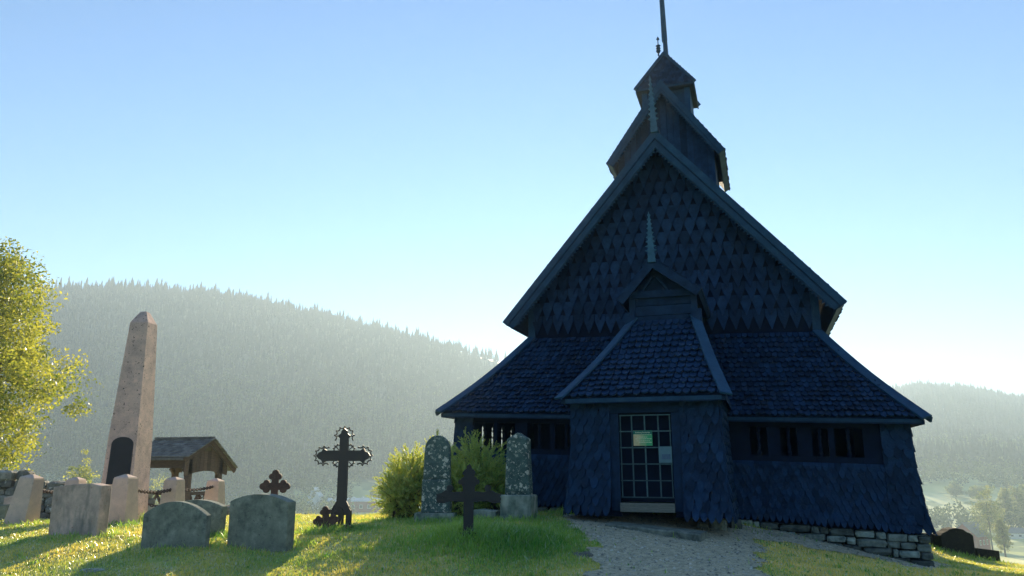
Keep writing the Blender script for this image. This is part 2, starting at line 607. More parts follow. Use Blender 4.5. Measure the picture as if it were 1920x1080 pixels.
def ground_material():
    m = bpy.data.materials.new('turf_and_fields')
    m.use_nodes = True
    nt = m.node_tree
    N, L = nt.nodes, nt.links
    b = N['Principled BSDF']
    b.inputs['Roughness'].default_value = .6
    b.inputs['Specular IOR Level'].default_value = .4
    tc = N.new('ShaderNodeTexCoord')

    def noise(s, d=5):
        n = N.new('ShaderNodeTexNoise')
        n.inputs['Scale'].default_value = s
        n.inputs['Detail'].default_value = d
        L.new(tc.outputs['Object'], n.inputs['Vector'])
        return n.outputs['Fac']

    def mixc(f, a, c):
        x = N.new('ShaderNodeMix')
        x.data_type = 'RGBA'
        for k, q in (('A', a), ('B', c)):
            if isinstance(q, tuple):
                x.inputs[k].default_value = (*q, 1)
            else:
                L.new(q, x.inputs[k])
        L.new(f, x.inputs['Factor'])
        return x.outputs['Result']

    def rng_(f, a, c):
        x = N.new('ShaderNodeMapRange')
        x.inputs[1].default_value = a
        x.inputs[2].default_value = c
        L.new(f, x.inputs[0])
        return x.outputs[0]
    near = mixc(rng_(noise(1.2), .4, .62), (.24, .38, .08), (.62, .52, .18))
    near = mixc(rng_(noise(14, 4), .5, .7), near, (.10, .14, .03))
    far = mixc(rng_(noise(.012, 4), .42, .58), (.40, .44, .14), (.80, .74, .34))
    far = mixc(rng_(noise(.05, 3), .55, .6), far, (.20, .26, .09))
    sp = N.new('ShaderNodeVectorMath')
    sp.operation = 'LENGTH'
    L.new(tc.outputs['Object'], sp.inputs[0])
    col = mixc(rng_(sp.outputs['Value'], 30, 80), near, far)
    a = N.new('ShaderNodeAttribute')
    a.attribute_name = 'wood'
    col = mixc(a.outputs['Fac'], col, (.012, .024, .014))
    L.new(col, b.inputs['Base Color'])
    bp = N.new('ShaderNodeBump')
    bp.inputs['Strength'].default_value = .6
    bp.inputs['Distance'].default_value = .03
    L.new(noise(25, 5), bp.inputs['Height'])
    L.new(bp.outputs[0], b.inputs['Normal'])
    return m


ground = build_ground()


# ------------------------------------------------------------------ the stave church
def lerp(a, b, t):
    return a + (b - a) * t


def shingle_rows(mb, Mf, vs, span, w, length, shape, lift=.035, th=.02, seed=1, jit=.0, tone=None, skip=None, wander=.0, gapw=.48, aligned=0):
    """overlapping shingles. vs: v of every row's tips (down the slope), span(v)->(u0,u1), Mf(u,v,n)->world"""
    r = random.Random(seed)
    for k, v in enumerate(vs):
        u0, u1 = span(v)
        if u1 - u0 < w * .4:
            continue
        n = max(1, int(round((u1 - u0) / w)))
        ww = (u1 - u0) / n
        off = .5 if (k % 2 and not (aligned and k >= len(vs) - aligned)) else 0.0
        for i in range(-1, n + 1):
            c = u0 + (i + .5 + off) * ww + (r.random() - .5) * jit * ww
            a, b = max(u0, c - ww * gapw), min(u1, c + ww * gapw)
            if b - a < ww * .25:
                continue
            if skip and skip(c, v):
                continue
            L = length * (1 + (r.random() - .5) * jit)
            dv = (r.random() - .5) * wander
            lf = lift * (1 + (r.random() - .5) * .9)
            hw = ww * gapw
            if shape == 'tooth':
                out = [(-hw, 1), (-hw, .66), (-hw * .07, 0), (hw * .07, 0), (hw, .66), (hw, 1)]
            elif shape == 'tongue':
                out = [(-hw, 1), (-hw, .34), (-hw * .62, .13), (0, 0), (hw * .62, .13), (hw, .34), (hw, 1)]
            else:
                out = [(-hw, 1), (-hw, .34), (-hw * .80, .14), (-hw * .36, .02), (hw * .36, .02), (hw * .80, .14), (hw, .34), (hw, 1)]
            sk = (r.random() - .5) * jit * .15
            top, bot = [], []
            for x, q in out:
                uu = min(max(c + x + sk * (1 - q) * ww, u0), u1)
                vv = v + dv - q * L
                nn = lf * (1 - q) + .004
                top.append(Mf(uu, vv, nn + th))
                bot.append(Mf(uu, vv, nn - .006))
            m_ = len(out)
            fs = [list(range(m_))[::-1]]
            for j in range(m_ - 1):
                fs.append([j, j + 1, j + 1 + m_, j + m_])
            mb.add(top + bot, fs, r.random() if tone is None else tone * (.7 + .6 * r.random()))


church = thing('stave_church', 'dark tarred wooden stave church with stepped shingled roofs and a spire', 'church', (X0, 19.6, gz(X0, 19)))


def cp(u, y, z):
    return np.array([X0 + u, y, z])


SH = -.032                                              # the old gallery has settled towards the slope on its right


def build_church():
    T, B, D = M['tar'], M['tarboard'], M['tardark']
    # ---- main roof over the nave
    YF, YB = 19.6, 27.6
    AP, EV, HW = 10.70, 5.50, 4.44
    sl = math.hypot(HW, AP - EV)
    cs, sn = HW / sl, (AP - EV) / sl

    def roof_pt(s, v, y, n):
        """s side, v down the slope from the ridge, n out of the roof"""
        return cp(s * (v * cs + n * sn), y, AP - v * sn + n * cs)
    mb = MB()
    for s in (-1, 1):
        a0, a1 = roof_pt(s, .0, YF + .12, -.10), roof_pt(s, sl - .02, YF + .12, -.10)
        b0, b1 = roof_pt(s, .0, YF + .12, -.22), roof_pt(s, sl - .02, YF + .12, -.22)
        mb.prism([a0, a1, b1, b0], (0, YB - YF - .12, 0), .4)
        nrow = 24
        for k in range(nrow):
            v1 = sl * (k + 1) / nrow
            y = YF - .04
            r = random.Random(k * 7 + s)
            while y < YB:
                w = .20
                L = sl / nrow * 1.55
                t = r.random()
                j = (r.random() - .5) * .05
                pts = [roof_pt(s, max(0, v1 - L), y, -.06), roof_pt(s, v1 + j, y, .015 + .02 * r.random()), roof_pt(s, v1 + j, y, -.035), roof_pt(s, max(0, v1 - L), y, -.10)]
                mb.prism(pts, (0, w * .96, 0), t)
                y += w
    mb.bar(cp(0, YF - .05, AP + .02), cp(0, YB, AP + .02), .22, .12, tone=.5)
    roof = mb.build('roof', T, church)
    # verge boards: outer cover, inner board, toothed trim
    mb = MB()
    for s in (-1, 1):
        def strip(d0, d1, y0, y1, ext, tone):
            ts = (d0 / cs, d1 / cs)
            e = sl + ext
            p0, p1 = cp(0, y0, AP - ts[0]), cp(0, y0, AP - ts[1])
            q0 = roof_pt(s, e, y0, -d0)
            q1 = roof_pt(s, e, y0, -d1)
            mb.prism([p0, q0, q1, p1], (0, y1 - y0, 0), tone)
        strip(-.015, .165, YF - .06, YF + .00, .02, .75)
        strip(.165, .215, YF - .02, YF + .05, .01, .15)
        strip(.205, .345, YF - .045, YF + .02, -.04, .6)
        nt_ = 62
        for k in range(nt_):
            v0, v1 = sl * (k + .04) / nt_, sl * (k + .96) / nt_
            if v0 * cs < .36 * sn * .0 + .02:
                continue
            pts = [roof_pt(s, v0 + .25, YF - .015, -.335), roof_pt(s, v1 + .25, YF - .015, -.335), roof_pt(s, (v0 + v1) / 2 + .25, YF - .015, -.435)]
            if v1 + .25 > sl - .1:
                continue
            mb.prism(pts, (0, .03, 0), .4)
        strip(.33, .37, YF - .018, YF + .02, -.12, .45)
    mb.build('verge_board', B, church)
    # soffit boards along the side eaves
    for s in (-1, 1):
        mb = MB()
        mb.prism([roof_pt(s, sl, YF, -.02), roof_pt(s, sl, YF, -.30), roof_pt(s, sl - .06, YF, -.30), roof_pt(s, sl - .06, YF, -.02)], (0, YB - YF, 0), .7)
        mb.prism([roof_pt(s, sl - .07, YF + .05, -.24), roof_pt(s, sl - .07, YF + .05, -.28), cp(s * 3.72, YF + .05, EV + .62), cp(s * 3.72, YF + .05, EV + .66)], (0, YB - YF - .1, 0), .5)
        mb.build('eave_board', B, church)
    # nave walls with the shingled gable
    YW = 20.12
    NW = 3.74
    mb = MB()
    zin = AP - .36
    k_ = sn / cs
    mb.prism([cp(-NW, YW, 1.0), cp(NW, YW, 1.0), cp(NW, YW, zin - NW * k_), cp(0, YW, zin), cp(-NW, YW, zin - NW * k_)], (0, 7.2, 0), .25)
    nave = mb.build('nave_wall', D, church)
    mb = MB()
    ex = .375

    def gm(u, v, n):
        return cp(u, YW - n, 5.08 - .01 + SH * u * .9 - v)

    def gspan(v):
        z = 5.08 - v + .30
        h = min(NW, (zin - z) / k_)
        return (-h, h)
    rows = [-ex * k for k in range(0, 15)]
    small = random.Random(4)
    shingle_rows(mb, gm, rows[::-1], gspan, .30, ex * 1.45, 'tooth', lift=.055, th=.024, seed=11, jit=.05, wander=.012, aligned=5)
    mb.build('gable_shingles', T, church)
    # corner posts of the nave seen beside the eaves
    for s in (-1, 1):
        mb = MB()
        mb.box(cp(s * (NW + .02), YW + .05, 5.2), (.2, .2, 1.9), tone=.5)
        mb.build('corner_post', B, church)

    # ---- gallery: hipped skirt roof, arcade walls, stone foundation
    GY0, GY1 = 17.75, 27.4
    GE, GT = 5.50, 3.76
    ZE, ZT = 2.70, 4.92

    def eave_z(u):
        return ZE + SH * u

    def top_z(u):
        return ZT + SH * u * .9
    mb = MB()
    front_h = YW - GY0
    fl = math.hypot(front_h, ZT - ZE)
    nz, ny = front_h / fl, (ZT - ZE) / fl

    def gr(u, v, n):
        """v measured down from the top edge of the front skirt roof"""
        t = v / fl
        sag = -.10 * math.sin(math.pi * t)
        return cp(u, YW - front_h * t - n * ny, lerp(top_z(u), eave_z(u), t) + n * nz + sag)
    deck = []
    for t in np.linspace(0, 1, 7):
        h = lerp(GT, GE, t)
        deck.append((gr(-h, t * fl, -.02), gr(h, t * fl, -.02)))
    vs, fs = [], []
    for a, b in deck:
        vs += [a, b, a - np.array([0, 0, .09]), b - np.array([0, 0, .09])]
    for i in range(6):
        o = i * 4
        fs += [[o, o + 4, o + 5, o + 1], [o + 2, o + 3, o + 7, o + 6]]
    fs += [[24, 26, 27, 25]]
    mb.add(vs, fs, .3)
    for s in (-1, 1):                                   # side skirts
        vs, fs = [], []
        for t in np.linspace(0, 1, 7):
            h = lerp(GT, GE, t)
            a = gr(s * h, t * fl, -.02)
            b = a.copy()
            b[1] = GY1
            vs += [a, b, a - np.array([0, 0, .09]), b - np.array([0, 0, .09])]
        for i in range(6):
            o = i * 4
            fs += [[o, o + 1, o + 5, o + 4], [o + 2, o + 6, o + 7, o + 3]]
        fs += [[24, 25, 27, 26]]
        if s < 0:
            fs = [f[::-1] for f in fs]
        mb.add(vs, fs, .3)
        nr = 15
        for k in range(nr):                             # side courses
            t = (k + 1) / nr
            h = lerp(GT, GE, t)
            p = gr(s * h, t * fl, .0)
            q = gr(s * lerp(GT, GE, t - 1.0 / nr), (t - 1.0 / nr) * fl, .0)
            mb.prism([p + np.array([0, .1, .0]), p + np.array([0, .1, .035]), q + np.array([0, .1, .012]), q + np.array([0, .1, -.01])], (0, GY1 - p[1] - .1, 0), random.random())
    nrow = 17
    rows = [fl * (k + 1) / nrow + .02 for k in range(nrow)]
    shingle_rows(mb, gr, rows, lambda v: (-lerp(GT, GE, v / fl) + .02, lerp(GT, GE, v / fl) - .02), 0.138, fl / nrow * 1.5, 'tongue', lift=.07, th=.03, seed=5, jit=.06, wander=.012, gapw=.45)
    mb.build('gallery_roof', T, church)
    for s in (-1, 1):
        mb = MB()
        pts = [gr(s * lerp(GT, GE, t) * 1.0, t * fl, .085) for t in np.linspace(-.01, 1.015, 9)]
        for a, b in zip(pts[:-1], pts[1:]):
            mb.bar(a, b + (b - a) * .02, .24, .05, up=(0, -.5, 1), tone=.8)
            mb.bar(a + np.array([s * .09, .05, -.05]), b + np.array([s * .09, .05, -.05]), .05, .12, up=(0, -.5, 1), tone=.5)
        mb.build('hip_board', B, church)
    mb = MB()
    mb.bar(gr(-GE + .05, fl + .0, -.05), gr(GE - .05, fl + .0, -.05), .05, .07, tone=.35)
    mb.build('eave_board', B, church)

    # gallery walls: front face at GW, openings above a rail
    GW, GX = 18.12, 5.22
    base = lambda u: np.interp(u, [-5.4, -2.6, 1.58, 5.3], [.66, .60, .44, .19])
    sill = lambda u: 1.88 + SH * u
    head = lambda u: 2.50 + SH * u
    mb = MB()
    opens = [(-4.72, -4.18), (-4.10, -3.62), (-3.30, -2.72), (-2.60, -2.05), (1.98, 2.35), (2.62, 2.98), (3.28, 3.62), (3.74, 4.32)]
    us = [-GX]
    for a, b in opens:
        us += [a, b]
    us.append(GX)

    def panel(u0, u1, z0, z1, tone, y=GW, th=.1):
        mb.prism([cp(u0, y, z0(u0)), cp(u1, y, z0(u1)), cp(u1, y, z1(u1)), cp(u0, y, z1(u0))], (0, th, 0), tone)
    panel(-GX, -1.5, lambda u: base(u) - .05, sill, .2)
    panel(1.5, GX, lambda u: base(u) - .05, sill, .2)
    panel(-GX, -1.5, head, lambda u: eave_z(u) + .25, .2)
    panel(1.5, GX, head, lambda u: eave_z(u) + .25, .2)
    for i in range(0, len(us), 2):
        a, b = us[i], us[i + 1]
        if a < -1.5 and b > 1.5:
            panel(a, -1.5, sill, head, .25)
            panel(1.5, b, sill, head, .25)
        else:
            panel(a, b, sill, head, .3)
    # side walls; the left one has an arcade
    for s in (-1, 1):
        x0, x1 = (s * GX, s * (GX - .1)) if s > 0 else (s * (GX - .1), s * GX)
        lo, hi = min(x0, x1), max(x0, x1)

        def sp(y0, y1, z0, z1):
            mb.box(cp((lo + hi) / 2, (y0 + y1) / 2, (z0 + z1) / 2), (.1, y1 - y0, z1 - z0), tone=.2)
        u = s * GX
        y_a, y_b = GW + .1, GY1 - .1
        if s > 0:
            sp(y_a, y_b, base(u) - .05, eave_z(u) + .42)
        else:
            sp(y_a, y_b, base(u) - .05, sill(u))
            sp(y_a, y_b, head(u) + .06, eave_z(u) + .42)
            edges = [y_a]
            for c in (19.95, 20.75, 21.6, 22.5, 23.5):
                edges += [c - .2, c + .2]
            edges.append(y_b)
            for i in range(0, len(edges), 2):
                a, b = edges[i], edges[i + 1]
                sp(a, b, sill(u), head(u) + .06)
                if 0 < i < len(edges) - 2:              # notched, turned-looking edges of the little posts
                    for z in (.28, .46):
                        sp(a - .05, b + .05, sill(u) + z, sill(u) + z + .07)
            for c in (19.95, 20.75, 21.6, 22.5):
                for d in (-1, 1):
                    mb.prism([cp(lo, c + d * .21, head(u) + .06), cp(lo, c + d * .08, head(u) + .06), cp(lo, c + d * .21, head(u) - .10)], (.1, 0, 0), .2)
    mb.prism([cp(-GX + .1, GY1 - .1, .2), cp(GX - .1, GY1 - .1, .2), cp(GX - .1, GY1 - .1, 2.92), cp(3.7, GY1 - .1, 4.72), cp(-3.7, GY1 - .1, 4.9), cp(-GX + .1, GY1 - .1, 3.2)], (0, .1, 0), .2)
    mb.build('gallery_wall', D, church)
    for s0, s1 in ((-GX, -1.5), (1.5, GX)):
        mb = MB()
        n = int((s1 - s0) / .9)
        for i in range(n):
            a, b = lerp(s0, s1, i / n), lerp(s0, s1, (i + 1) / n)
            mb.prism([cp(a, GW - .035, sill(a) - .14), cp(b - .006, GW - .035, sill(b) - .14), cp(b - .006, GW - .035, sill(b)), cp(a, GW - .035, sill(a))], (0, .033, 0), .35 + .3 * random.random())
        mb.build('rail', D, church)
    for i in range(2, len(us) - 1, 2):                  # posts between the openings
        a, b = us[i], us[i + 1] if i + 1 < len(us) else us[i]
        if b - a < .6:
            mb = MB()
            mb.box(cp((a + b) / 2, GW - .02, (sill(a) + head(a)) / 2), (b - a, .05, head(a) - sill(a)), tone=.55)
            mb.build('post', D, church)
    # turned balusters standing in the front openings
    for a, b in opens[2:]:
        mb = MB()
        c = (a + b) / 2
        z0, z1 = sill(c), head(c)
        prof = [(0, .035), (.1, .05), (.2, .03), (.35, .045), (.5, .028), (.65, .045), (.8, .03), (.9, .05), (1, .035)]
        mb.tube([cp(c, GW + .05, lerp(z0, z1, q)) for q, _ in prof], [r_ for _, r_ in prof], 8, .4)
        mb.build('baluster', D, church)
    # shingle skirt, flaring outwards at the foot
    mb = MB()

    def flare(t):
        return .20 * t ** 2.2

    def wm(u, v, n):
        z1 = sill(u) - .13
        z0 = base(u)
        hgt = z1 - z0
        t = min(max(v / 1.0, 0), 1.05)
        return cp(u, GW - .01 - flare(t) - n, z1 - hgt * t)
    rows = [.14 + .86 * k / 8 for k in range(9)]
    for u0, u1, sd_ in ((-GX - .02, -1.5, 21), (1.5, GX + .02, 22)):
        mb = MB()
        shingle_rows(mb, wm, rows, lambda v: (u0, u1), .13, .24, 'tongue', lift=.06, th=.028, seed=sd_, jit=.12, wander=.025)
        mb.build('wall_shingles', T, church)
    for s in (-1, 1):                                   # side faces
        mb = MB()

        def sm(u, v, n):
            uu = s * GX
            z1 = eave_z(uu) - .05
            z0 = base(uu)
            return cp(s * (GX + flare(v) * .9 + n), u, lerp(z1, z0, v))
        if s > 0:
            rows2 = [.06 + .94 * k / 13 for k in range(14)]
        else:
            rows2 = [.62 + .38 * k / 5 for k in range(6)]
        shingle_rows(mb, sm, rows2, lambda v: (GW - flare(v) - .04, GY1 - .1), .18, .17 if s > 0 else .16, 'tongue', lift=.05, th=.025, seed=30 + s, jit=.25, wander=.01)
        mb.build('side_shingles', T, church)
    mb = MB()
    # corner cover shingles: the right corner as it is seen from the front
    rows3 = [.02 + .98 * k / 12 for k in range(13)]

    def cm(u, v, n):
        uu = GX
        z1 = eave_z(uu) - .02
        return cp(GX - .55 + u, GW - .01 - flare(v) - n, lerp(z1, base(uu - .5 + u), v))
    shingle_rows(mb, cm, rows3, lambda v: (0, .57 + flare(v) * .9), .17, .15, 'tongue', lift=.05, th=.025, seed=40, jit=.25, wander=.01)
    mb.build('corner_shingles', T, church)
    mb = MB()

    def cm2(u, v, n):
        uu = -GX
        z1 = eave_z(uu) - .02
        return cp(-GX - .02 + u, GW - .01 - flare(v) - n, lerp(z1, base(uu), v))
    shingle_rows(mb, cm2, rows3, lambda v: (-flare(v) * .9, .5), .17, .15, 'tongue', lift=.05, th=.025, seed=41, jit=.25, wander=.01)
    mb.build('corner_shingles', T, church)
    # interior behind the openings
    mb = MB()
    mb.box(cp(0, 23.6, .75), (2 * GX - .3, 7.4, .1), tone=.3)
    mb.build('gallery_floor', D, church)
    # foundation of laid stones
    mb = MB()
    r = random.Random(3)
    mb.box(cp(0, 22.75, -.2), (2 * GX + .02, 9.2, .9), tone=.0)
    for row in range(5):
        u = 1.42
        while u < GX + .12:
            w = r.choice((r.uniform(.10, .2), r.uniform(.25, .4), r.uniform(.4, .66)))
            g = gz(X0 + u, GW - .3)
            top = base(u + w / 2) - .02 - row * .155
            h = r.uniform(.13, .16)
            if row == 1 and r.random() < .18:
                h *= 1.7
            if top > g - .12:
                ww = min(w, GX + .14 - u)
                dep = .10 + .05 * row
                mb.blob((X0 + u + ww / 2, GW - dep + r.uniform(-.04, .03), top - h / 2), (ww * .98, .34, h * .96), rot=r.uniform(-.06, .06), rough=.16, seg=12, rings=8, rnd=r, tone=r.random(), sq=.34)
            u += w
    for k in range(12):
        u = -GX + k * .33
        mb.blob((X0 + u, GW - .12, base(u) - .1), (.33, .3, .22), rough=.25, rnd=r)
    for k in range(26):                                 # along the right side
        y = GW + k * .34
        for row in range(3):
            mb.blob((X0 + GX + .02, y, base(GX) - .09 - row * .17), (.3, .34, .17), rough=.2, rnd=r)
    mb.build('foundation', M['founds'], church)

    # ---- porch
    PY, PW = 15.0, 15.36                                # eave, wall
    PE, PH = 1.63, 1.47
    pz = 2.90
    # trapezoid skirt roof leaning against the little upper storey
    TY, TZ = 17.1, 4.78
    TU0, TU1 = -.44, 1.00
    pl_ = math.hypot(TY - PY, TZ - pz)
    pn_z, pn_y = (TY - PY) / pl_, (TZ - pz) / pl_

    def pm(u, v, n):
        t = v / pl_
        sag = -.09 * math.sin(math.pi * min(max(t, 0), 1))
        return cp(u, lerp(TY, PY, t) - n * pn_y, lerp(TZ, pz, t) + n * pn_z + sag)
    L0 = lambda t: lerp(TU0, -PE, t)
    R0 = lambda t: lerp(TU1, PE, t)
    mb = MB()
    vs, fs = [], []
    for t in np.linspace(0, 1, 7):
        a, b = pm(L0(t), t * pl_, -.02), pm(R0(t), t * pl_, -.02)
        vs += [a, b, a - np.array([0, 0, .08]), b - np.array([0, 0, .08])]
    for i in range(6):
        o = i * 4
        fs += [[o, o + 4, o + 5, o + 1], [o + 2, o + 3, o + 7, o + 6]]
    fs += [[24, 26, 27, 25]]
    mb.add(vs, fs, .3)
    for s in (-1, 1):
        Q = L0 if s < 0 else R0
        vs, fs = [], []
        for t in np.linspace(0, 1, 7):
            a = pm(Q(t), t * pl_, -.02)
            b = a.copy()
            b[1] = YW
            vs += [a, b, a - np.array([0, 0, .08]), b - np.array([0, 0, .08])]
        for i in range(6):
            o = i * 4
            fs += [[o, o + 1, o + 5, o + 4], [o + 2, o + 6, o + 7, o + 3]]
        fs += [[24, 25, 27, 26]]
        if s < 0:
            fs = [f[::-1] for f in fs]
        mb.add(vs, fs, .3)
        for k in range(14):
            t1, t0 = (k + 1) / 14, k / 14
            p, q = pm(Q(t1), t1 * pl_, 0), pm(Q(t0), t0 * pl_, 0)
            mb.prism([p + np.array([0, .1, 0]), p + np.array([0, .1, .035]), q + np.array([0, .1, .01]), q + np.array([0, .1, -.01])], (0, YW - p[1] - .1, 0), random.random())
    n = 14
    rows = [pl_ * (k + 1) / n + .01 for k in range(n)]
    shingle_rows(mb, pm, rows, lambda v: (L0(v / pl_) + .1, R0(v / pl_) - .1), .158, pl_ / n * 1.5, 'tongue', lift=.07, th=.03, seed=8, jit=.06, wander=.012, tone=.85, gapw=.45)
    mb.build('porch_roof', T, church)
    for Q, s in ((L0, -1), (R0, 1)):
        mb = MB()
        pts = [pm(Q(t), t * pl_, .085) for t in np.linspace(-.03, 1.02, 7)]
        for a, b in zip(pts[:-1], pts[1:]):
            mb.bar(a, b + (b - a) * .02, .24, .04, up=(s * .45, -.6, .8), tone=.95)
        mb.build('hip_board', B, church)
    mb = MB()
    mb.bar(pm(-PE + .08, pl_, -.045), pm(PE - .08, pl_, -.045), .04, .08, tone=.7)
    mb.build('eave_board', B, church)
    # upper storey of the porch with its own little gable roof
    mb = MB()
    mb.box(cp((TU0 + TU1) / 2, (17.16 + YW) / 2, 4.95), (TU1 - TU0 - .06, YW - 17.16, 1.2), tone=.45)
    gy = 16.82
    gl, grr, ga_ = (-.72, 5.30), (1.17, 5.42), (.12, 6.24)
    mb.prism([cp(TU0 + .03, 17.16, 5.5), cp(TU1 - .03, 17.16, 5.5), cp(ga_[0], 17.16, 6.1)], (0, .08, 0), .3)
    for i in range(3):                                  # wide horizontal boards
        z = 4.72 + i * .235
        mb.box(cp((TU0 + TU1) / 2 + .0, 17.13, z + .11), (TU1 - TU0 - .04, .05, .222), tone=.35 + .25 * (i % 2))
    mb.box(cp((TU0 + TU1) / 2 + .02, 17.06, 5.44), (1.55, .07, .16), tone=.5)
    for s, u in ((-1, TU0 + .02), (1, TU1 - .02)):
        mb.box(cp(u, 17.12, 5.0), (.14, .12, .95), tone=.6)
        mb.box(cp(u + s * .05, 17.08, 4.86), (.22, .2, .34), tone=.7)
    for s in (-1, 1):                                   # carved braces in the gable
        mb.bar(cp(ga_[0] + s * .30, 17.07, 5.52), cp(ga_[0] + s * .05, 17.07, 5.85), .05, .09, up=(0, 1, 0), tone=.55)
    mb.build('porch_gable', T, church)
    mb = MB()
    for (eu, ez), s in ((gl, -1), (grr, 1)):
        d = np.array([eu - ga_[0], 0, ez - ga_[1]])
        L = np.linalg.norm(d)
        d = d / L
        nrm = np.array([-d[2] * s, 0, d[0] * s])
        a, e = cp(ga_[0], gy, ga_[1]), cp(eu, gy, ez)
        mb.prism([a, e, e - nrm * .10, a - np.array([0, 0, .12])], (0, YW - gy, 0), .4)
        nr = 9
        for k in range(nr):
            y = gy - .03
            while y < YW:
                v1 = L * (k + 1) / nr
                p, q = a + d * v1, a + d * max(0, v1 - L / nr * 1.4)
                p[1] = q[1] = y
                mb.prism([p + nrm * .012, p + nrm * .05, q + nrm * .02, q], (0, .17, 0), random.random())
                y += .18
        mb.prism([a + np.array([0, -.05, 0]), e + np.array([0, -.05, 0]), e + np.array([0, -.05, 0]) - nrm * .17, a + np.array([0, -.05, -.24])], (0, .05, 0), .55)
    mb.build('porch_gable_roof', T, church)
    # porch walls: a frame round the gate opening and shingles, flaring below
    gate_u0, gate_u1, gt = -.52, .54, 2.60
    mb = MB()
    pbz = lambda u: .57 - .035 * u
    for a, b in ((-PH, gate_u0), (gate_u1, PH)):
        mb.box(cp((a + b) / 2, PW + .05, 1.75), (b - a, .1, 2.3), tone=.25)
    mb.box(cp((gate_u0 + gate_u1) / 2, PW + .05, 2.78), (gate_u1 - gate_u0, .1, .36), tone=.25)
    for s in (-1, 1):
        mb.box(cp(s * (PH - .05), (PW + .1 + GW) / 2, 1.75), (.1, GW - PW - .1, 2.3), tone=.25)
    mb.box(cp(0, 18.3, 2.9), (2.7, .08, .1), tone=.1)
    mb.build('porch_wall', D, church)
    mb = MB()
    for s in (-1, 1):
        u = gate_u0 - .09 if s < 0 else gate_u1 + .09
        mb.box(cp(u, PW - .032, 1.66), (.18, .06, 1.9), tone=.35)
    mb.box(cp((gate_u0 + gate_u1) / 2, PW - .03, gt + .12), (gate_u1 - gate_u0 + .5, .06, .2), tone=.3)
    mb.build('door_frame', T, church)
    mb = MB()

    def fl2(t):
        return .22 * t ** 2.4

    def pw(u, v, n):
        return cp(u, PW - .01 - fl2(v) - n, lerp(2.86, pbz(u), v))
    rows = [.07 + .93 * k / 12 for k in range(13)]
    shingle_rows(mb, pw, rows, lambda v: (-PH - fl2(v) * .6, gate_u0 - .17), .155, .155, 'tongue', lift=.06, th=.025, seed=51, jit=.25, wander=.012)
    mb.build('porch_shingles', T, church)
    mb = MB()
    shingle_rows(mb, pw, rows, lambda v: (gate_u1 + .17, PH + fl2(v) * .6), .155, .155, 'tongue', lift=.06, th=.025, seed=52, jit=.25, wander=.012)
    mb.build('porch_shingles', T, church)
    for s in (-1, 1):
        mb = MB()

        def ps(u, v, n):
            return cp(s * (PH + fl2(v) * .6 + n), u, lerp(2.86, pbz(s * PH), v))
        shingle_rows(mb, ps, rows, lambda v: (PW - fl2(v) - .02, GW), .16, .155, 'tongue', lift=.04, th=.02, seed=54 + s, jit=.25, wander=.012, tone=.7)
        mb.build('porch_side_shingles', T, church)
    # doorway: lattice gate, dark boarded door inside, pale threshold
    gate = thing('gate', None, None, cp(0, PW, .95))
    gate.parent = church
    gate.location = (gate.location - church.location)
    gate['absloc'] = [float(q) for q in cp(0, PW, .95)]
    mb = MB()
    g0, g1, z0, z1 = -.505, .525, .97, 2.57
    for i, u in enumerate((g0 + .02, -.255, .005, .275, g1 - .02)):
        mb.bar(cp(u + .0, PW - .005, z0), cp(u - .004, PW - .005, z1), .026 if 0 < i < 4 else .02, .026, up=(0, 1, 0), tone=random.random())
    for i in range(6):
        z = lerp(z0, z1, i / 5)
        mb.bar(cp(g0, PW - .03, z), cp(g1, PW - .03, z), .024, .022, tone=random.random())
    mb.build('lattice', M['lath'], gate)
    mb = MB()
    mb.box(cp(.01, PW + .16, 1.75), (1.05, .05, 1.75), tone=.1)
    mb.build('door_leaf', M['tardark'], church)
    mb = MB()
    mb.box(cp(.01, PW - .06, .78), (1.06, .14, .17), tone=.7)
    mb.build('threshold', M['threshold'], church)

    # ---- ridge tower
    RY, RB = 22.2, 25.8
    RA, RE, RH_ = 13.60, 10.98, 1.82
    sl2 = math.hypot(RH_, RA - RE)
    c2_, s2_ = RH_ / sl2, (RA - RE) / sl2

    def rp(s, v, y, n):
        return cp(s * (v * c2_ + n * s2_) - .03, y, RA - v * s2_ + n * c2_)
    mb = MB()
    for s in (-1, 1):
        mb.prism([rp(s, 0, RY + .05, -.06), rp(s, sl2 - .02, RY + .05, -.06), rp(s, sl2 - .02, RY + .05, -.16), rp(s, 0, RY + .05, -.16)], (0, RB - RY - .1, 0), .4)
        for k in range(15):
            v1 = sl2 * (k + 1) / 15
            y = RY - .03
            while y < RB:
                j = random.uniform(-.025, .025)
                L = sl2 / 15 * 1.5
                mb.prism([rp(s, max(0, v1 - L), y, -.04), rp(s, v1 + j, y, .03), rp(s, v1 + j, y, -.01), rp(s, max(0, v1 - L), y, -.07)], (0, .17, 0), random.random())
                y += .18
    mb.build('tower_roof', T, church)
    mb = MB()
    for s in (-1, 1):
        for d0, d1, y0, y1, tn in ((-.01, .15, RY - .05, RY, .7), (.145, .24, RY - .03, RY + .03, .45)):
            mb.prism([cp(-.03, y0, RA - d0 / c2_), rp(s, sl2 + .01, y0, -d0), rp(s, sl2 + .01, y0, -d1), cp(-.03, y0, RA - d1 / c2_)], (0, y1 - y0, 0), tn)
        for k in range(28):
            v0 = .14 + (sl2 - .3) * k / 28
            v1 = v0 + (sl2 - .3) / 28 * .94
            mb.prism([rp(s, v0, RY - .01, -.23), rp(s, v1, RY - .01, -.23), rp(s, (v0 + v1) / 2, RY - .01, -.31)], (0, .03, 0), .4)
        mb.prism([rp(s, sl2, RY, -.01), rp(s, sl2, RY, -.2), rp(s, sl2 - .05, RY, -.2), rp(s, sl2 - .05, RY, -.01)], (0, RB - RY, 0), .8)
    mb.build('verge_board', B, church)
    mb = MB()
    TW = 1.50
    zi = RA - .27
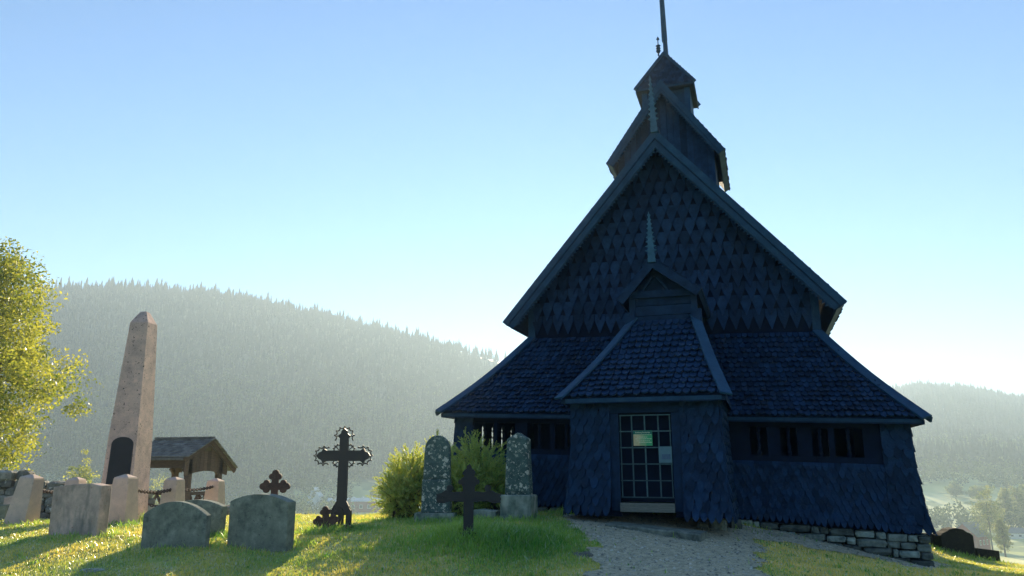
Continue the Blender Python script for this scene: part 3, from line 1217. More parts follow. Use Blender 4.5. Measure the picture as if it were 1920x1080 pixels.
    mb.prism([cp(-TW - .03, RY + .36, 8.6), cp(TW - .03, RY + .36, 8.6), cp(TW - .03, RY + .36, zi - TW * s2_ / c2_), cp(-.03, RY + .36, zi), cp(-TW - .03, RY + .36, zi - TW * s2_ / c2_)], (0, 2.9, 0), .25)
    n = 15
    for k in range(n):                                  # upright boards
        a, b = -TW + 2 * TW * k / n, -TW + 2 * TW * (k + 1) / n
        zt = zi - .05 - max(abs(a), abs(b)) * s2_ / c2_
        y = RY + .33 - (.02 if k % 2 else 0)
        mb.prism([cp(a - .03, y, 8.7), cp(b - .04, y, 8.7), cp(b - .04, y, zi - .03 - abs(b) * s2_ / c2_), cp(a - .03, y, zi - .03 - abs(a) * s2_ / c2_)], (0, .05, 0), random.random())
    mb.build('tower_wall', T, church)

    # ---- cap turret and spire
    cy0, cy1 = 23.45, 25.3
    cyc = (cy0 + cy1) / 2
    ce, cb = .94, 14.06
    ctop = 15.40
    mb = MB()
    mb.box(cp(-.03, cyc, 13.7), (1.42, 1.35, 1.1), tone=.3)
    for s in (-1, 1):
        mb.box(cp(-.03 + s * .78, cyc, 13.62), (.05, 1.5, 1.0), tone=.7)
        mb.box(cp(-.03 + s * .70, cy0 + .22, 13.62), (.16, .1, 1.05), tone=.85)
    mb.build('turret_wall', B, church)
    mb = MB()
    ridge = .26                                         # half length of the short ridge along Y
    A0, A1 = cp(-.03, cyc - ridge - .35, ctop), cp(-.03, cyc + ridge, ctop)
    ring = [cp(-ce - .03, cy0, cb), cp(ce - .03, cy0, cb), cp(ce - .03, cy1, cb), cp(-ce - .03, cy1, cb)]
    mb.add(ring + [A0, A1] + [p - np.array([0, 0, .08]) for p in ring], [[0, 1, 4], [1, 2, 5, 4], [2, 3, 5], [3, 0, 4, 5], [1, 0, 6, 7], [2, 1, 7, 8], [3, 2, 8, 9], [0, 3, 9, 6], [9, 8, 7, 6]], .3)
    fh = math.hypot(A0[1] - cy0, ctop - cb)
    fnz, fny = (A0[1] - cy0) / fh, (ctop - cb) / fh

    def cmf(u, v, n):
        t = v / fh
        return cp(-.03 + u, lerp(A0[1], cy0, t) - n * fny, lerp(ctop, cb, t) + n * fnz)
    shingle_rows(mb, cmf, [fh * (k + 1) / 10 for k in range(10)], lambda v: (-ce * v / fh, ce * v / fh), .12, fh / 10 * 1.6, 'round', lift=.018, th=.01, seed=61, jit=.05)
    sh_ = math.hypot(ce, ctop - cb)
    for s in (-1, 1):

        def csf(u, v, n):
            t = v / sh_
            return cp(-.03 + s * (ce * t + n * (ctop - cb) / sh_), u, lerp(ctop, cb, t) + n * ce / sh_)
        shingle_rows(mb, csf, [sh_ * (k + 1) / 10 for k in range(10)], lambda v: (lerp(A0[1], cy0, v / sh_), lerp(A1[1], cy1, v / sh_)), .12, sh_ / 10 * 1.6, 'round', lift=.014, th=.008, seed=62 + s, jit=.05)
        for k in range(9):
            pass
    mb.build('turret_roof', T, church)
    mb = MB()
    for s in (-1, 1):
        mb.bar(A0 + np.array([0, -.03, .05]), cp(-.03 + s * (ce + .06), cy0 - .03, cb + .01), .12, .09, tone=.8)
        mb.bar(A1 + np.array([0, .02, .05]), cp(-.03 + s * (ce + .06), cy1 + .03, cb + .01), .12, .09, tone=.8)
    mb.bar(cp(-.03 + ce + .02, cy0, cb - .06), cp(-.03 + ce + .02, cy1, cb - .06), .04, .12, tone=.8)
    mb.bar(cp(-.03 - ce - .02, cy0, cb - .06), cp(-.03 - ce - .02, cy1, cb - .06), .04, .12, tone=.8)
    mb.bar(cp(-ce - .03, cy0, cb - .03), cp(ce - .03, cy0, cb - .03), .04, .07, tone=.35)
    mb.build('turret_board', B, church)
    mb = MB()
    sy = cyc + .1
    mb.tube([cp(-.02, sy, ctop - .3), cp(-.02, sy, ctop + .05), cp(-.03, sy, ctop + .95), cp(-.035, sy, ctop + .97)], [.10, .095, .075, .07], 8, .5)
    mb.tube([cp(-.04, sy, ctop + .9), cp(-.045, sy, ctop + .96), cp(-.07, sy, ctop + 2.6), cp(-.08, sy, ctop + 4.4)], [.085, .10, .085, .03], 8, .75)
    mb.build('spire', B, church)
    mb = MB()
    f = cp(-.20, A0[1] - .1, ctop - .07)
    prof = [(0, .03), (.1, .025), (.13, .06), (.2, .085), (.24, .045), (.28, .085), (.34, .05), (.38, .09), (.42, .03), (.45, .018), (.62, .016), (.63, .055), (.66, .05), (.74, .006)]
    mb.tube([f + np.array([0, 0, z]) for z, _ in prof], [r_ for _, r_ in prof], 8, .3)
    mb.build('finial', B, church)

    # ---- carved ridge finials on the two front gables
    def finial(u, y, z0, h, w0, lean=0.0, tone=.9):
        mb = MB()
        pts_l, pts_r = [], []
        nn = 11
        for k in range(nn):
            t = k / nn
            w = w0 * (1 - t) ** 1.0 * .31 + .012
            zz = z0 + h * t
            dz = h / nn
            for (dx_, q) in ((1.0, 0), (1.0, .35), (1.9 if k > 1 else 1.0, .62), (1.05, .8)):
                pts_l.append((-w * dx_, zz + dz * q))
                pts_r.append((w * dx_, zz + dz * q))
        out = pts_l + [(0, z0 + h * 1.04)] + pts_r[::-1]
        mb.prism([cp(u + x + lean * (z - z0), y, z) for x, z in out][::-1], (0, .05, 0), tone)
        return mb.build('finial', M['bronze'], church)
    finial(-.0, YF - .13, AP - .10, 1.68, .26, -.03)
    finial(ga_[0] - .0, gy - .12, ga_[1] - .12, 1.18, .24, -.02)


build_church()


# ------------------------------------------------------------------ graves, monument, gate
def frame(px, zc, ang, sink=.06):
    p = on_ground(px, zc)
    r = np.array([math.cos(ang), math.sin(ang), 0])
    d = np.array([-math.sin(ang), math.cos(ang), 0])
    return p, r, d


def slab(mb, p, r, d, out, t, bev=.02, lean=(0, 0), z0=-.15, tone=.5):
    """upright stone: outline (x,z), thickness t, softened edges, leaning (sideways, back)"""
    out = [(x, z) for x, z in out]
    cx = sum(x for x, _ in out) / len(out)
    cz = sum(z for _, z in out) / len(out)
    mx_ = max(abs(x - cx) for x, _ in out)
    k = 1 - bev / mx_

    def W(x, y, z):
        return p + r * (x + lean[0] * z) + d * (y + lean[1] * z) + np.array([0, 0, z])
    n = len(out)
    vs = []
    for y, kk in ((-t / 2, k), (-t / 2 + bev, 1), (t / 2 - bev, 1), (t / 2, k)):
        for x, z in out:
            vs.append(W(cx + (x - cx) * kk, y, cz + (z - cz) * kk))
    fs = [list(range(n)), [3 * n + i for i in range(n)][::-1]]
    for q in range(3):
        for i in range(n):
            j = (i + 1) % n
            fs.append([q * n + i, (q + 1) * n + i, (q + 1) * n + j, q * n + j])
    mb.add(vs, fs, tone)


def arch_out(w, hs, ha, n=14, base=-.15):
    """outline with a segmental arch: shoulders at hs, crown at ha"""
    pts = [(-w / 2, base), (w / 2, base)]
    for i in range(n + 1):
        x = w / 2 - w * i / n
        q = 2 * x / w
        pts.append((x, hs + (ha - hs) * (1 - q * q)))
    return pts


def headstone(name, label, px, zc, ang, out, t, m, lean=(0, 0), group=None, bev=.015):
    p, r, d = frame(px, zc, ang)
    mb = MB()
    slab(mb, p, r, d, out, t, bev, lean)
    o = mb.build(name, M[m], loc=p)
    return tag(o, label, 'headstone', group)


GRP = 'gravestones in the churchyard'
hs1_out = [(-.565, -.15), (.565, -.15), (.565, .86), (.30, .90), (-.1, .88), (-.565, .83)]
headstone('headstone', 'pinkish square-topped headstone with dark streaks beside the obelisk chain', 145, 13.55, 0.0, hs1_out, .25, 'pinkslab', (-.02, 0), GRP)
headstone('headstone', 'wide low headstone with a sunlit arched top in front of the roofed gate', 327, 12.0, 0.02, arch_out(1.24, .50, .71), .13, 'greystone', (-.05, .04), GRP)
headstone('headstone', 'arched headstone half hidden behind the wide low arched one', 366, 13.35, 0.02, arch_out(1.12, .50, .61), .16, 'greystone', (.02, .03), GRP)
headstone('headstone', 'dark grey upright headstone with a gently arched top below the small rusty cross', 487, 12.0, 0.0, arch_out(1.11, .74, .86), .235, 'greystone', (-.005, .0), GRP)
ro = [(-.51, -.15), (.51, -.15), (.51, .48), (.43, .55), (.34, .58), (.22, .66), (-.0, .70), (-.2, .67), (-.32, .60), (-.42, .57), (-.51, .50)]
headstone('headstone', 'dark mossy shouldered headstone at the right of the church', 1791, 21.5, YAW * 1.4, ro, .35, 'darkstone', (0, 0), GRP)
headstone('grave_slab', 'low dark slab wall right of the mossy shouldered headstone', 1848, 21.6, YAW * 1.4, [(-.36, -.2), (.36, -.2), (.36, .28), (-.36, .37)], .3, 'darkstone', (0, 0), GRP)
headstone('grave_slab', 'low dark slab between the church corner and the mossy headstone', 1742, 21.9, YAW * 1.4, [(-.3, -.2), (.2, -.2), (.2, .37), (-.3, .40)], .3, 'darkstone', (0, 0), GRP)
headstone('headstone', 'small plain grey headstone behind the left leaning granite post', 20, 17.4, 0.2, [(-.2, -.1), (.2, -.1), (.2, .52), (.0, .55), (-.2, .5)], .14, 'pinkslab', (.0, 0), GRP)
headstone('headstone', 'small headstone cut by the left edge of the photo', -6, 17.0, 0.5, [(-.2, -.1), (.2, -.1), (.2, .36), (-.2, .34)], .2, 'greystone', (.0, 0), GRP)
# flat stone sunk in the turf
p = on_ground(172, 10.75)
mb = MB()
mb.blob((p[0], p[1], p[2] - .02), (.36, .30, .09), rough=.12, seg=14)
tag(mb.build('flat_stone', M['founds'], loc=p), 'flat grey stone sunk in the turf at the bottom edge', 'stone')
p = on_ground(1087, 11.75)
mb = MB()
mb.blob((p[0], p[1], p[2] - .035), (.42, .50, .11), rot=.4, rough=.25, seg=14)
tag(mb.build('flat_stone', M['threshold'], loc=p), 'pale flat rock at the left edge of the gravel path', 'stone')
# stones showing in the mound behind the black cross
for k, (px, zc, s) in enumerate(((955, 12.15, .26), (985, 12.5, .16), (928, 12.3, .2))):
    p = on_ground(px, zc)
    mb = MB()
    mb.blob((p[0], p[1], p[2] - .01), (s, s * .8, s * .62), rot=k, rough=.3)
    tag(mb.build('rock', M['darkstone'], loc=p), ['largest dark rock showing in the grassy mound', 'small dark rock at the right end of the grassy mound', 'dark rock in the mound close behind the black cross'][k], 'rock', 'rocks in the grassy mound')


# --- two lichen-grown memorial stones before the church
def box_on(mb, p, r, d, c, s, tone=.5, taper=1.0):
    mb.box(p + r * c[0] + d * c[1] + np.array([0, 0, c[2]]), s, (r, d, (0, 0, 1)), tone, taper)


p, r, d = frame(818, 15.6, YAW * .7)
st = thing('memorial_stone', 'tall round-topped memorial stone spotted with lichen in front of the bush', 'memorial', p, GRP)
mb = MB()
up = [(-.285, .85), (.285, .85), (.27, 1.45)]
for i in range(13):
    a = math.pi * i / 12
    up.append((.262 * math.cos(a), 1.48 + .29 * math.sin(a)))
up.append((-.27, 1.45))
slab(mb, p, r, d, up, .22, .02)
mb.build('shaft', M['lichen'], st)
mb = MB()
slab(mb, p, r, d, [(-.31, .18), (.31, .18), (.30, .86), (-.30, .86)], .27, .03)
mb.build('pedestal', M['lichen'], st)
mb = MB()
box_on(mb, p, r, d, (.0, 0, .06), (.86, .55, .26), taper=.96)
mb.build('base', M['plinth'], st)

p, r, d = frame(973, 15.0, 0.0)
st = thing('memorial_stone', 'pointed memorial stone white with lichen on a square block before the church', 'memorial', p, GRP)
mb = MB()
pt = [(-.26, .50), (.26, .50), (.215, 1.60), (.01, 1.73), (-.215, 1.60)]
slab(mb, p, r, d, pt, .30, .03)
mb.build('shaft', M['lichen'], st)
mb = MB()
slab(mb, p, r, d, [(-.325, -.15), (.325, -.15), (.325, .47), (.30, .50), (-.30, .50), (-.325, .47)], .50, .025)
mb.build('base', M['plinth'], st)
p, r, d = frame(905, 15.3, 0.0)
mb = MB()
slab(mb, p, r, d, [(-.34, -.2), (.34, -.2), (.34, .22), (.0, .25), (-.34, .22)], .35, .02)
tag(mb.build('grave_plinth', M['plinth'], loc=p), 'low mossy stone plinth between the two lichen-grown memorials', 'plinth', GRP)


# --- iron crosses
def disc(mb, p, r, d, x, z, rad_, t, n=12, tone=.5, W=None):
    pts = [W(x + rad_ * math.cos(2 * math.pi * i / n), -t / 2, z + rad_ * math.sin(2 * math.pi * i / n)) for i in range(n)]
    mb.prism(pts, d * t, tone)


def trefoil_cross(name, label, px, zc, ang, h, arm, zarm, w, lobe, m, tilt=0.0, t=.05):
    p, r, d = frame(px, zc, ang)
    mb = MB()
    ct, sn = math.cos(tilt), math.sin(tilt)

    def W(x, y, z):
        return p + r * (x * ct + z * sn) + d * y + np.array([0, 0, -x * sn + z * ct])

    def rect(x0, x1, z0, z1, th):
        mb.prism([W(x0, -th / 2, z0), W(x1, -th / 2, z0), W(x1, -th / 2, z1), W(x0, -th / 2, z1)], d * th, .5)
    rect(-w / 2, w / 2, -.1, h - lobe * 1.3, t)
    rect(-arm + lobe * 1.3, arm - lobe * 1.3, zarm - w / 2, zarm + w / 2, t + .006)
    for ex, ez, ax, az_ in ((0, h, 0, 1), (-arm, zarm, -1, 0), (arm, zarm, 1, 0)):
        cx, cz = ex - ax * lobe, ez - az_ * lobe
        disc(mb, p, r, d, cx, cz, lobe, t + .012, W=W)
        for s in (-1, 1):
            ox, oz = -ax * lobe * .95 + s * az_ * lobe * .95, -az_ * lobe * .95 + s * ax * lobe * .95
            disc(mb, p, r, d, cx + ox, cz + oz, lobe * .9, t + (.018 if s > 0 else .024), W=W)
    o = mb.build(name, M[m], loc=p)
    return tag(o, label, 'cross', 'iron grave crosses')


trefoil_cross('grave_cross', 'small rusty trefoil cross rising behind the dark grey headstone', 510, 14.6, YAW, 1.12, .30, .80, .135, .068, 'rust')
trefoil_cross('grave_cross', 'little leaning rusty cross at the foot of the tall lacy cross', 612, 13.9, YAW, .46, .24, .20, .12, .055, 'rust', tilt=-.10)

p, r, d = frame(638, 14.2, YAW * .55)
lc = thing('grave_cross', 'tall black cast iron cross with lacy scalloped ends on a gothic foot', 'cross', p, 'iron grave crosses')
S = 14.2 / 1400


def Wl(x, y, z):
    return p + r * x + d * y + np.array([0, 0, z])


def pxz(X, Y):                                          # drawing units: about a centimetre
    return (X - 638) * S * 1.09, (993 - Y) * S


mb = MB()


def poly(mb, pts, t, tone=.5, y0=0.0):
    q = [pxz(*a) for a in pts]
    mb.prism([Wl(x, y0 - t / 2, z) for x, z in q], d * t, tone)


poly(mb, [(629, 962), (647, 962), (646, 867), (668, 867), (674, 871), (677, 865), (682, 863), (686, 857), (682, 851), (677, 849), (674, 843), (668, 847), (645.5, 847), (645, 824), (649, 820), (643, 815), (642, 810), (637, 805), (632, 810), (631, 815), (625, 820), (629.5, 824), (629.5, 847), (606, 847), (600, 843), (597, 849), (592, 851), (587, 857), (592, 863), (597, 865), (600, 871), (606, 867), (629, 867)], .045)
body = mb.build('cross_body', M['iron'], lc)
mb = MB()


def lace(cx, cy, a0, a1, R, n):
    """scalloped rim: little arcs meeting in points"""
    pts = []
    for k in range(n * 4 + 1):
        t = k / (n * 4)
        a = a0 + (a1 - a0) * t
        ph = abs(math.sin(math.pi * n * t))
        rr = R * (1 - .17 * ph)
        pts.append((cx + rr * math.cos(a), cy - rr * math.sin(a)))
    q = [pxz(*a) for a in pts]
    mb.tube([Wl(x, 0, z) for x, z in q], 1.25 * S, 6, .5)
    for k in range(n + 1):
        a = a0 + (a1 - a0) * k / n
        x, z = pxz(cx + R * 1.02 * math.cos(a), cy - R * 1.02 * math.sin(a))
        mb.tube([Wl(x, -.012, z), Wl(x, .012, z)], 1.55 * S, 6, .5)


lace(637, 820, rad(-25), rad(205), 17.5, 8)
lace(672, 857, rad(-118), rad(118), 17.5, 8)
lace(601, 857, rad(62), rad(298), 17.5, 8)
for X, Y, a in ((647, 846, 45), (628, 846, 135), (628, 868, 225), (647, 868, 315)):
    lace(X, Y, rad(a - 62), rad(a + 62), 10, 4)
    x0, z0 = pxz(X, Y)
    x1, z1 = pxz(X + 9 * math.cos(rad(a)), Y - 9 * math.sin(rad(a)))
    mb.tube([Wl(x0, 0, z0), Wl(x1, 0, z1)], 1.0 * S, 6, .5)
for X, Y, ex, ey in ((637, 820, 0, -1), (672, 857, 1, 0), (601, 857, -1, 0)):
    for s in (-1, 1):
        x0, z0 = pxz(X + s * ey * 8, Y + s * ex * 8)
        x1, z1 = pxz(X + s * ey * 15, Y + s * ex * 15)
        mb.tube([Wl(x0, 0, z0), Wl(x1, 0, z1)], 1.1 * S, 6, .5)
mb.build('lace_border', M['iron'], lc)
mb = MB()
for a, b in ((620.5, 628), (634, 642), (648, 656)):
    poly(mb, [(a, 986), (b, 986), (b, 958), ((a + b) / 2, 951), (a, 958)], .085)
poly(mb, [(619, 994), (658, 994), (658, 985), (655, 983), (622, 983), (619, 985)], .15)
for s in (-1, 1):
    poly(mb, [(638 + s * 10, 958), (638 + s * 18, 960), (638 + s * 14, 950), (638 + s * 9, 941), (638 + s * 5, 938), (638 + s * 6, 947)], .06)
    poly(mb, [(638 + s * 3.5, 966), (638 + s * 11, 966), (638 + s * 11, 956), (638 + s * 7, 961), (638 + s * 3.5, 957)], .07)
poly(mb, [(628, 962), (648, 962), (648, 959), (628, 959)], .075)
mb.build('foot', M['iron'], lc)

p, r, d = frame(878, 12.0, YAW)
S = 12.0 / 1400
bc = thing('grave_cross', 'black iron cross with knobbed drooping arms on the grassy mound', 'cross', p, 'iron grave crosses')


def pxz(X, Y):
    return (X - 878.5) * S, (1003 - Y) * S


mb = MB()
poly(mb, [(869, 1018), (888, 1018), (888, 943), (890, 915), (896, 906), (893, 898), (889, 896), (890, 886), (885, 882), (879, 872), (873, 882), (868, 886), (869, 896), (864, 899), (861, 906), (867, 915), (869, 943)], .06)
for s in (-1, 1):
    e = 878.5
    poly(mb, [(e + s * 8, 923), (e + s * 28, 925), (e + s * 44, 921), (e + s * 52, 926), (e + s * 62, 929), (e + s * 58, 936), (e + s * 61, 944), (e + s * 46, 945), (e + s * 34, 941), (e + s * 8, 943)], .05)
    x, z = pxz(e + s * 36, 917.5)
    mb.tube([Wl(x, -.032, z), Wl(x, .032, z)], 6.5 * S, 12, .5)
    x, z = pxz(e + s * 55, 937)
    mb.tube([Wl(x, -.03, z), Wl(x, .03, z)], 6.5 * S, 10, .5)
for X, Y, q in ((863, 906, 5), (894, 906, 5), (878.5, 879, 5), (870, 890, 4), (887, 890, 4)):
    x, z = pxz(X, Y)
    mb.tube([Wl(x, -.036, z), Wl(x, .036, z)], q * S, 10, .5)
poly(mb, [(878.5 - 8.8, 940), (878.5 + 8.8, 940), (878.5 + 6, 925), (878.5 - 6, 925)], .075)
mb.build('cross_body', M['iron'], bc)
mb = MB()
box_on(mb, p, r, d, (0, 0, -.02), (.3, .3, .14), taper=.9)
mb.build('socket_stone', M['darkstone'], bc)

# --- pink granite obelisk inside posts and chain
p, r, d = frame(227, 17.6, rad(15))
ob = thing('obelisk', 'tall tapering pink granite obelisk with a dark arched plaque', 'obelisk', p)
mb = MB()


def sq(h, z, j=0):
    return [p + r * (a * h) + d * (b * h) + np.array([0, 0, z]) for a, b in ((-1, -1), (1, -1), (1, 1), (-1, 1))]


levels = [(.405, -.2), (.40, .1), (.365, 1.25), (.352, 1.9), (.225, 4.76), (.085, 5.04), (.05, 5.06)]
vs, fs = [], []
for h, z in levels:
    vs += sq(h, z)
for i in range(len(levels) - 1):
    for k in range(4):
        a, b = i * 4 + k, i * 4 + (k + 1) % 4
        fs.append([a, b, b + 4, a + 4])
fs.append([24, 25, 26, 27])
mb.add(vs, fs, .5)
mb.build('shaft', M['pink'], ob)
mb = MB()
pts = []
for x, z in [(-.275, .88), (.275, .88)] + [(.265 * math.cos(math.pi * i / 12), 1.80 + .17 * math.sin(math.pi * i / 12)) for i in range(13)]:
    hh = np.interp(z, [.1, 1.25, 1.9, 4.76], [.40, .365, .352, .225])
    pts.append(p + r * (x + .02) - d * (hh + .014) + np.array([0, 0, z]))
mb.prism(pts, d * .03, .5)
mb.build('plaque', M['plaque'], ob)


def granite_post(px, zc, ang, label, lean=(0, 0), first=[None]):
    p = on_ground(px, zc)
    if first[0] is None:
        mb = MB()
        lv = [(.235, -.15), (.225, .1), (.165, .93), (.155, .96), (.03, 1.02)]
        vs, fs = [], []
        for h, z in lv:
            vs += [(a * h, b * h, z) for a, b in ((-1, -1), (1, -1), (1, 1), (-1, 1))]
        for i in range(len(lv) - 1):
            for k in range(4):
                a, b = i * 4 + k, i * 4 + (k + 1) % 4
                fs.append([a, b, b + 4, a + 4])
        fs.append([16, 17, 18, 19])
        mb.add(vs, fs, .5)
        o = mb.build('granite_post', M['pinkpost'])
        first[0] = o
    else:
        o = first[0].copy()
        COL.objects.link(o)
    o.location = p.tolist()
    o.rotation_euler = (lean[1], lean[0], ang)
    tag(o, label, 'post', 'granite posts round the obelisk')
    return p, o


PA, _ = granite_post(40, 15.9, .25, 'leftmost granite post, leaning, in front of the dry-stone wall', (.10, 0))
PB, _ = granite_post(135, 18.2, .3, 'granite post showing only its top behind the pinkish headstone', (-.03, 0))
PC, _ = granite_post(226, 15.4, .2, 'granite post in front of the obelisk next to the pinkish headstone')
PD, _ = granite_post(320, 17.9, .15, 'granite post between the obelisk and the last post, before the roofed gate')
PE_, _ = granite_post(399, 20.0, .2, 'rightmost granite post, under the right eave of the roofed gate')


def chain(a, b, za, zb, sag, label):
    a = a + np.array([0, 0, za])
    b = b + np.array([0, 0, zb])
    L = np.linalg.norm(b - a)
    n = int(L / .085)
    pts = [a + (b - a) * t - np.array([0, 0, sag * 4 * t * (1 - t)]) for t in np.linspace(0, 1, n + 1)]
    o = np.array(pts[n // 2])
    mb = MB()
    for k in range(n):
        c = (pts[k] + pts[k + 1]) / 2
        t = pts[k + 1] - pts[k]
        l_ = np.linalg.norm(t)
        t = t / l_
        s = np.cross(t, (0, 0, 1))
        s = s / np.linalg.norm(s)
        u = np.cross(s, t) if k % 2 else s
        ring = [c + t * (.066 * math.cos(q)) + u * (.034 * math.sin(q)) for q in np.linspace(0, 2 * math.pi, 9)]
        mb.tube(ring, .0125, 5, random.random(), cap=False)
    return tag(mb.build('chain', M['rust'], loc=pts[0]), label, 'chain', 'chains between the granite posts')


chain(PA, PB, .82, .80, .16, 'iron chain from the leaning left post towards the hidden post')
chain(PC, PD, .78, .74, .10, 'iron chain across the foot of the obelisk')
chain(PD, PE_, .72, .82, .05, 'upper iron chain between the two rightmost granite posts')
PF = on_ground(264, 20.5)
chain(PF, PE_, .45, .80, .30, 'lower sagging iron chain passing behind the granite posts')

# --- dry-stone churchyard wall
def stone_wall(px0, z0, px1, z1, h0, h1, label, seed, thick=.55, loc=None):
    r_ = random.Random(seed)
    a, b = on_ground(px0, z0), on_ground(px1, z1)
    L = np.linalg.norm((b - a)[:2])
    t = (b - a) / L
    n = np.array([-t[1], t[0], 0])
    n = n / np.linalg.norm(n)
    mb = MB()
    z = 0.0
    row = 0
    while z < max(h0, h1):
        u = r_.uniform(-.2, 0)
        hh = r_.uniform(.17, .28)
        while u < L:
            w = r_.uniform(.22, .55)
            top = lerp(h0, h1, u / L)
            if z < top - .05:
                c = a + t * (u + w / 2)
                g = gz(c[0], c[1])
                for side in (-1, 1):
                    q = c + n * side * thick * .25 + n * r_.uniform(-.06, .06)
                    mb.blob((q[0], q[1], g + z + hh / 2 - .05), (w * 1.02, thick * .62, hh * r_.uniform(.95, 1.2)), rot=math.atan2(t[1], t[0]) + r_.uniform(-.12, .12), rough=.30, seg=8, rings=5, rnd=r_, tone=r_.random())
            u += w
        z += hh * .92
        row += 1
    return tag(mb.build('stone_wall', M['drystone'], loc=a), label, 'wall', 'dry-stone churchyard wall')


stone_wall(-170, 20.0, 112, 21.0, 1.5, 1.02, 'lichened dry-stone wall below the big tree, left of the obelisk', 1)
stone_wall(100, 21.0, 268, 22.6, .95, .75, 'lower run of the dry-stone wall behind the obelisk', 2)
stone_wall(408, 24.5, 440, 24.3, .62, .5, 'short stub of dry-stone wall right of the roofed gate', 3)
stone_wall(731, 22.3, 770, 22.4, .42, .30, 'low dark wall end on the crest left of the bush', 4)

# --- roofed gate in the wall
p = on_ground(342, 24.0)
lg = thing('roofed_gate', 'small wooden churchyard gate under a tiled gable roof', 'gate', p)
g0 = p[2]


def gp(x, y, z):
    return np.array([p[0] + x, p[1] + y, z])


ZR, ZF, ZB_ = 2.40, 1.80, 1.46
YF_, YB_ = -1.15, 1.25
xl, xr = -1.35, .88
mb = MB()
for ye, ze in ((YF_, ZF), (YB_, ZB_)):
    a, e = np.array([ye * 0, 0.0, ZR]), None
    mb.prism([gp(xl, 0, ZR), gp(xl, ye, ze), gp(xl, ye, ze - .07), gp(xl, 0, ZR - .08)], (xr - xl, 0, 0), .3)
    nr = 8
    for k in range(nr):
        t1, t0 = (k + 1) / nr, max(0, (k - .45) / nr)
        x = xl - .03
        while x < xr:
            w = .17
            mb.prism([gp(x, ye * t0, lerp(ZR, ze, t0) + .01), gp(x, ye * t1, lerp(ZR, ze, t1) + .025), gp(x, ye * t1 * 1.0, lerp(ZR, ze, t1) + .06 + .012 * random.random()), gp(x, ye * t0, lerp(ZR, ze, t0) + .028)], (w * .95, 0, 0), random.random())
            x += w
mb.bar(gp(xl - .03, 0, ZR + .05), gp(xr + .02, 0, ZR + .05), .2, .07, tone=.3)
mb.build('roof', M['slate'], lg)
for x in (xr - .02, xl + .02):
    mb = MB()
    for ye, ze in ((YF_, ZF), (YB_, ZB_)):
        mb.bar(gp(x, 0, ZR - .06), gp(x, ye * 1.02, ze - .07), .05, .16, tone=.4)
    mb.build('verge_board', M['gatewood'], lg)
xg = xr - .16
mb = MB()
# boarded gable with a small opening near the top
zb = 1.30
yl, yr_ = -.98, 1.02
lw = lambda y: lerp(ZR, ZF, -y / -YF_) - .1 if y < 0 else lerp(ZR, ZB_, y / YB_) - .1
ys = np.linspace(yl, yr_, 13)
for k in range(12):
    a, b = ys[k], ys[k + 1]
    bo = [zb + .10 * math.cos(2 * (q)) for q in (a, b)]
    if a < 0 <= b - .01 or (.0 <= a < .12):
        mb.prism([gp(xg, a, bo[0]), gp(xg, b - .01, bo[1]), gp(xg, b - .01, 2.02), gp(xg, a, 2.02)], (.03, 0, 0), random.random())
        mb.prism([gp(xg, a, 2.16), gp(xg, b - .01, 2.16), gp(xg, b - .01, lw(b)), gp(xg, a, lw(a))], (.03, 0, 0), random.random())
    else:
        mb.prism([gp(xg, a, bo[0]), gp(xg, b - .01, bo[1]), gp(xg, b - .01, lw(b)), gp(xg, a, lw(a))], (.03, 0, 0), random.random())
mb.build('gable_boards', M['gatewood'], lg)
for x, y in ((xg - .05, -.72), (xg - .05, .70), (xl + .25, -.72), (xl + .25, .70)):
    mb = MB()
    mb.bar(gp(x, y, g0 - .2), gp(x, y, 1.75), .16, .16, up=(1, 0, 0), tone=random.random())
    for s in (-1, 1):
        mb.bar(gp(x, y, 1.25), gp(x, y + s * .22, 1.48), .09, .09, up=(1, 0, 0), tone=.5)
    mb.build('post', M['gatewood'], lg)
for y in (-.72, .70):
    mb = MB()
    mb.bar(gp(xl, y, 1.62), gp(xg, y, 1.62), .14, .26, tone=.4)
    mb.build('beam', M['gatewood'], lg)
leafs = ((xl + .34, xg - .14, -.70),)
mb = MB()
za, zb2 = g0 + .12, g0 + .92
for x0, x1, y in leafs:
    for z in (za, zb2):
        mb.bar(gp(x0, y, z), gp(x1, y, z), .05, .10, tone=.3)
    nseg = 3
    for k in range(nseg):
        a, b = lerp(x0, x1, k / nseg), lerp(x0, x1, (k + 1) / nseg)
        mb.bar(gp(a, y + .03, za), gp(b, y + .03, zb2), .045, .08, up=(0, 1, 0), tone=.5)
        mb.bar(gp(a, y - .03, zb2), gp(b, y - .03, za), .045, .08, up=(0, 1, 0), tone=.5)
for k in range(3):
    a, b = lerp(-.62, .6, k / 3), lerp(-.62, .6, (k + 1) / 3)
    mb.bar(gp(xg - .05, a, za), gp(xg - .05, b, zb2 - .05), .045, .08, up=(1, 0, 0), tone=.5)
    mb.bar(gp(xg + .0, a, zb2 - .05), gp(xg + .0, b, za), .045, .08, up=(1, 0, 0), tone=.5)
mb.bar(gp(xg - .02, -.62, zb2), gp(xg - .02, .62, zb2), .05, .1, tone=.4)
mb.build('braced_leaf', M['gatewood'], lg)

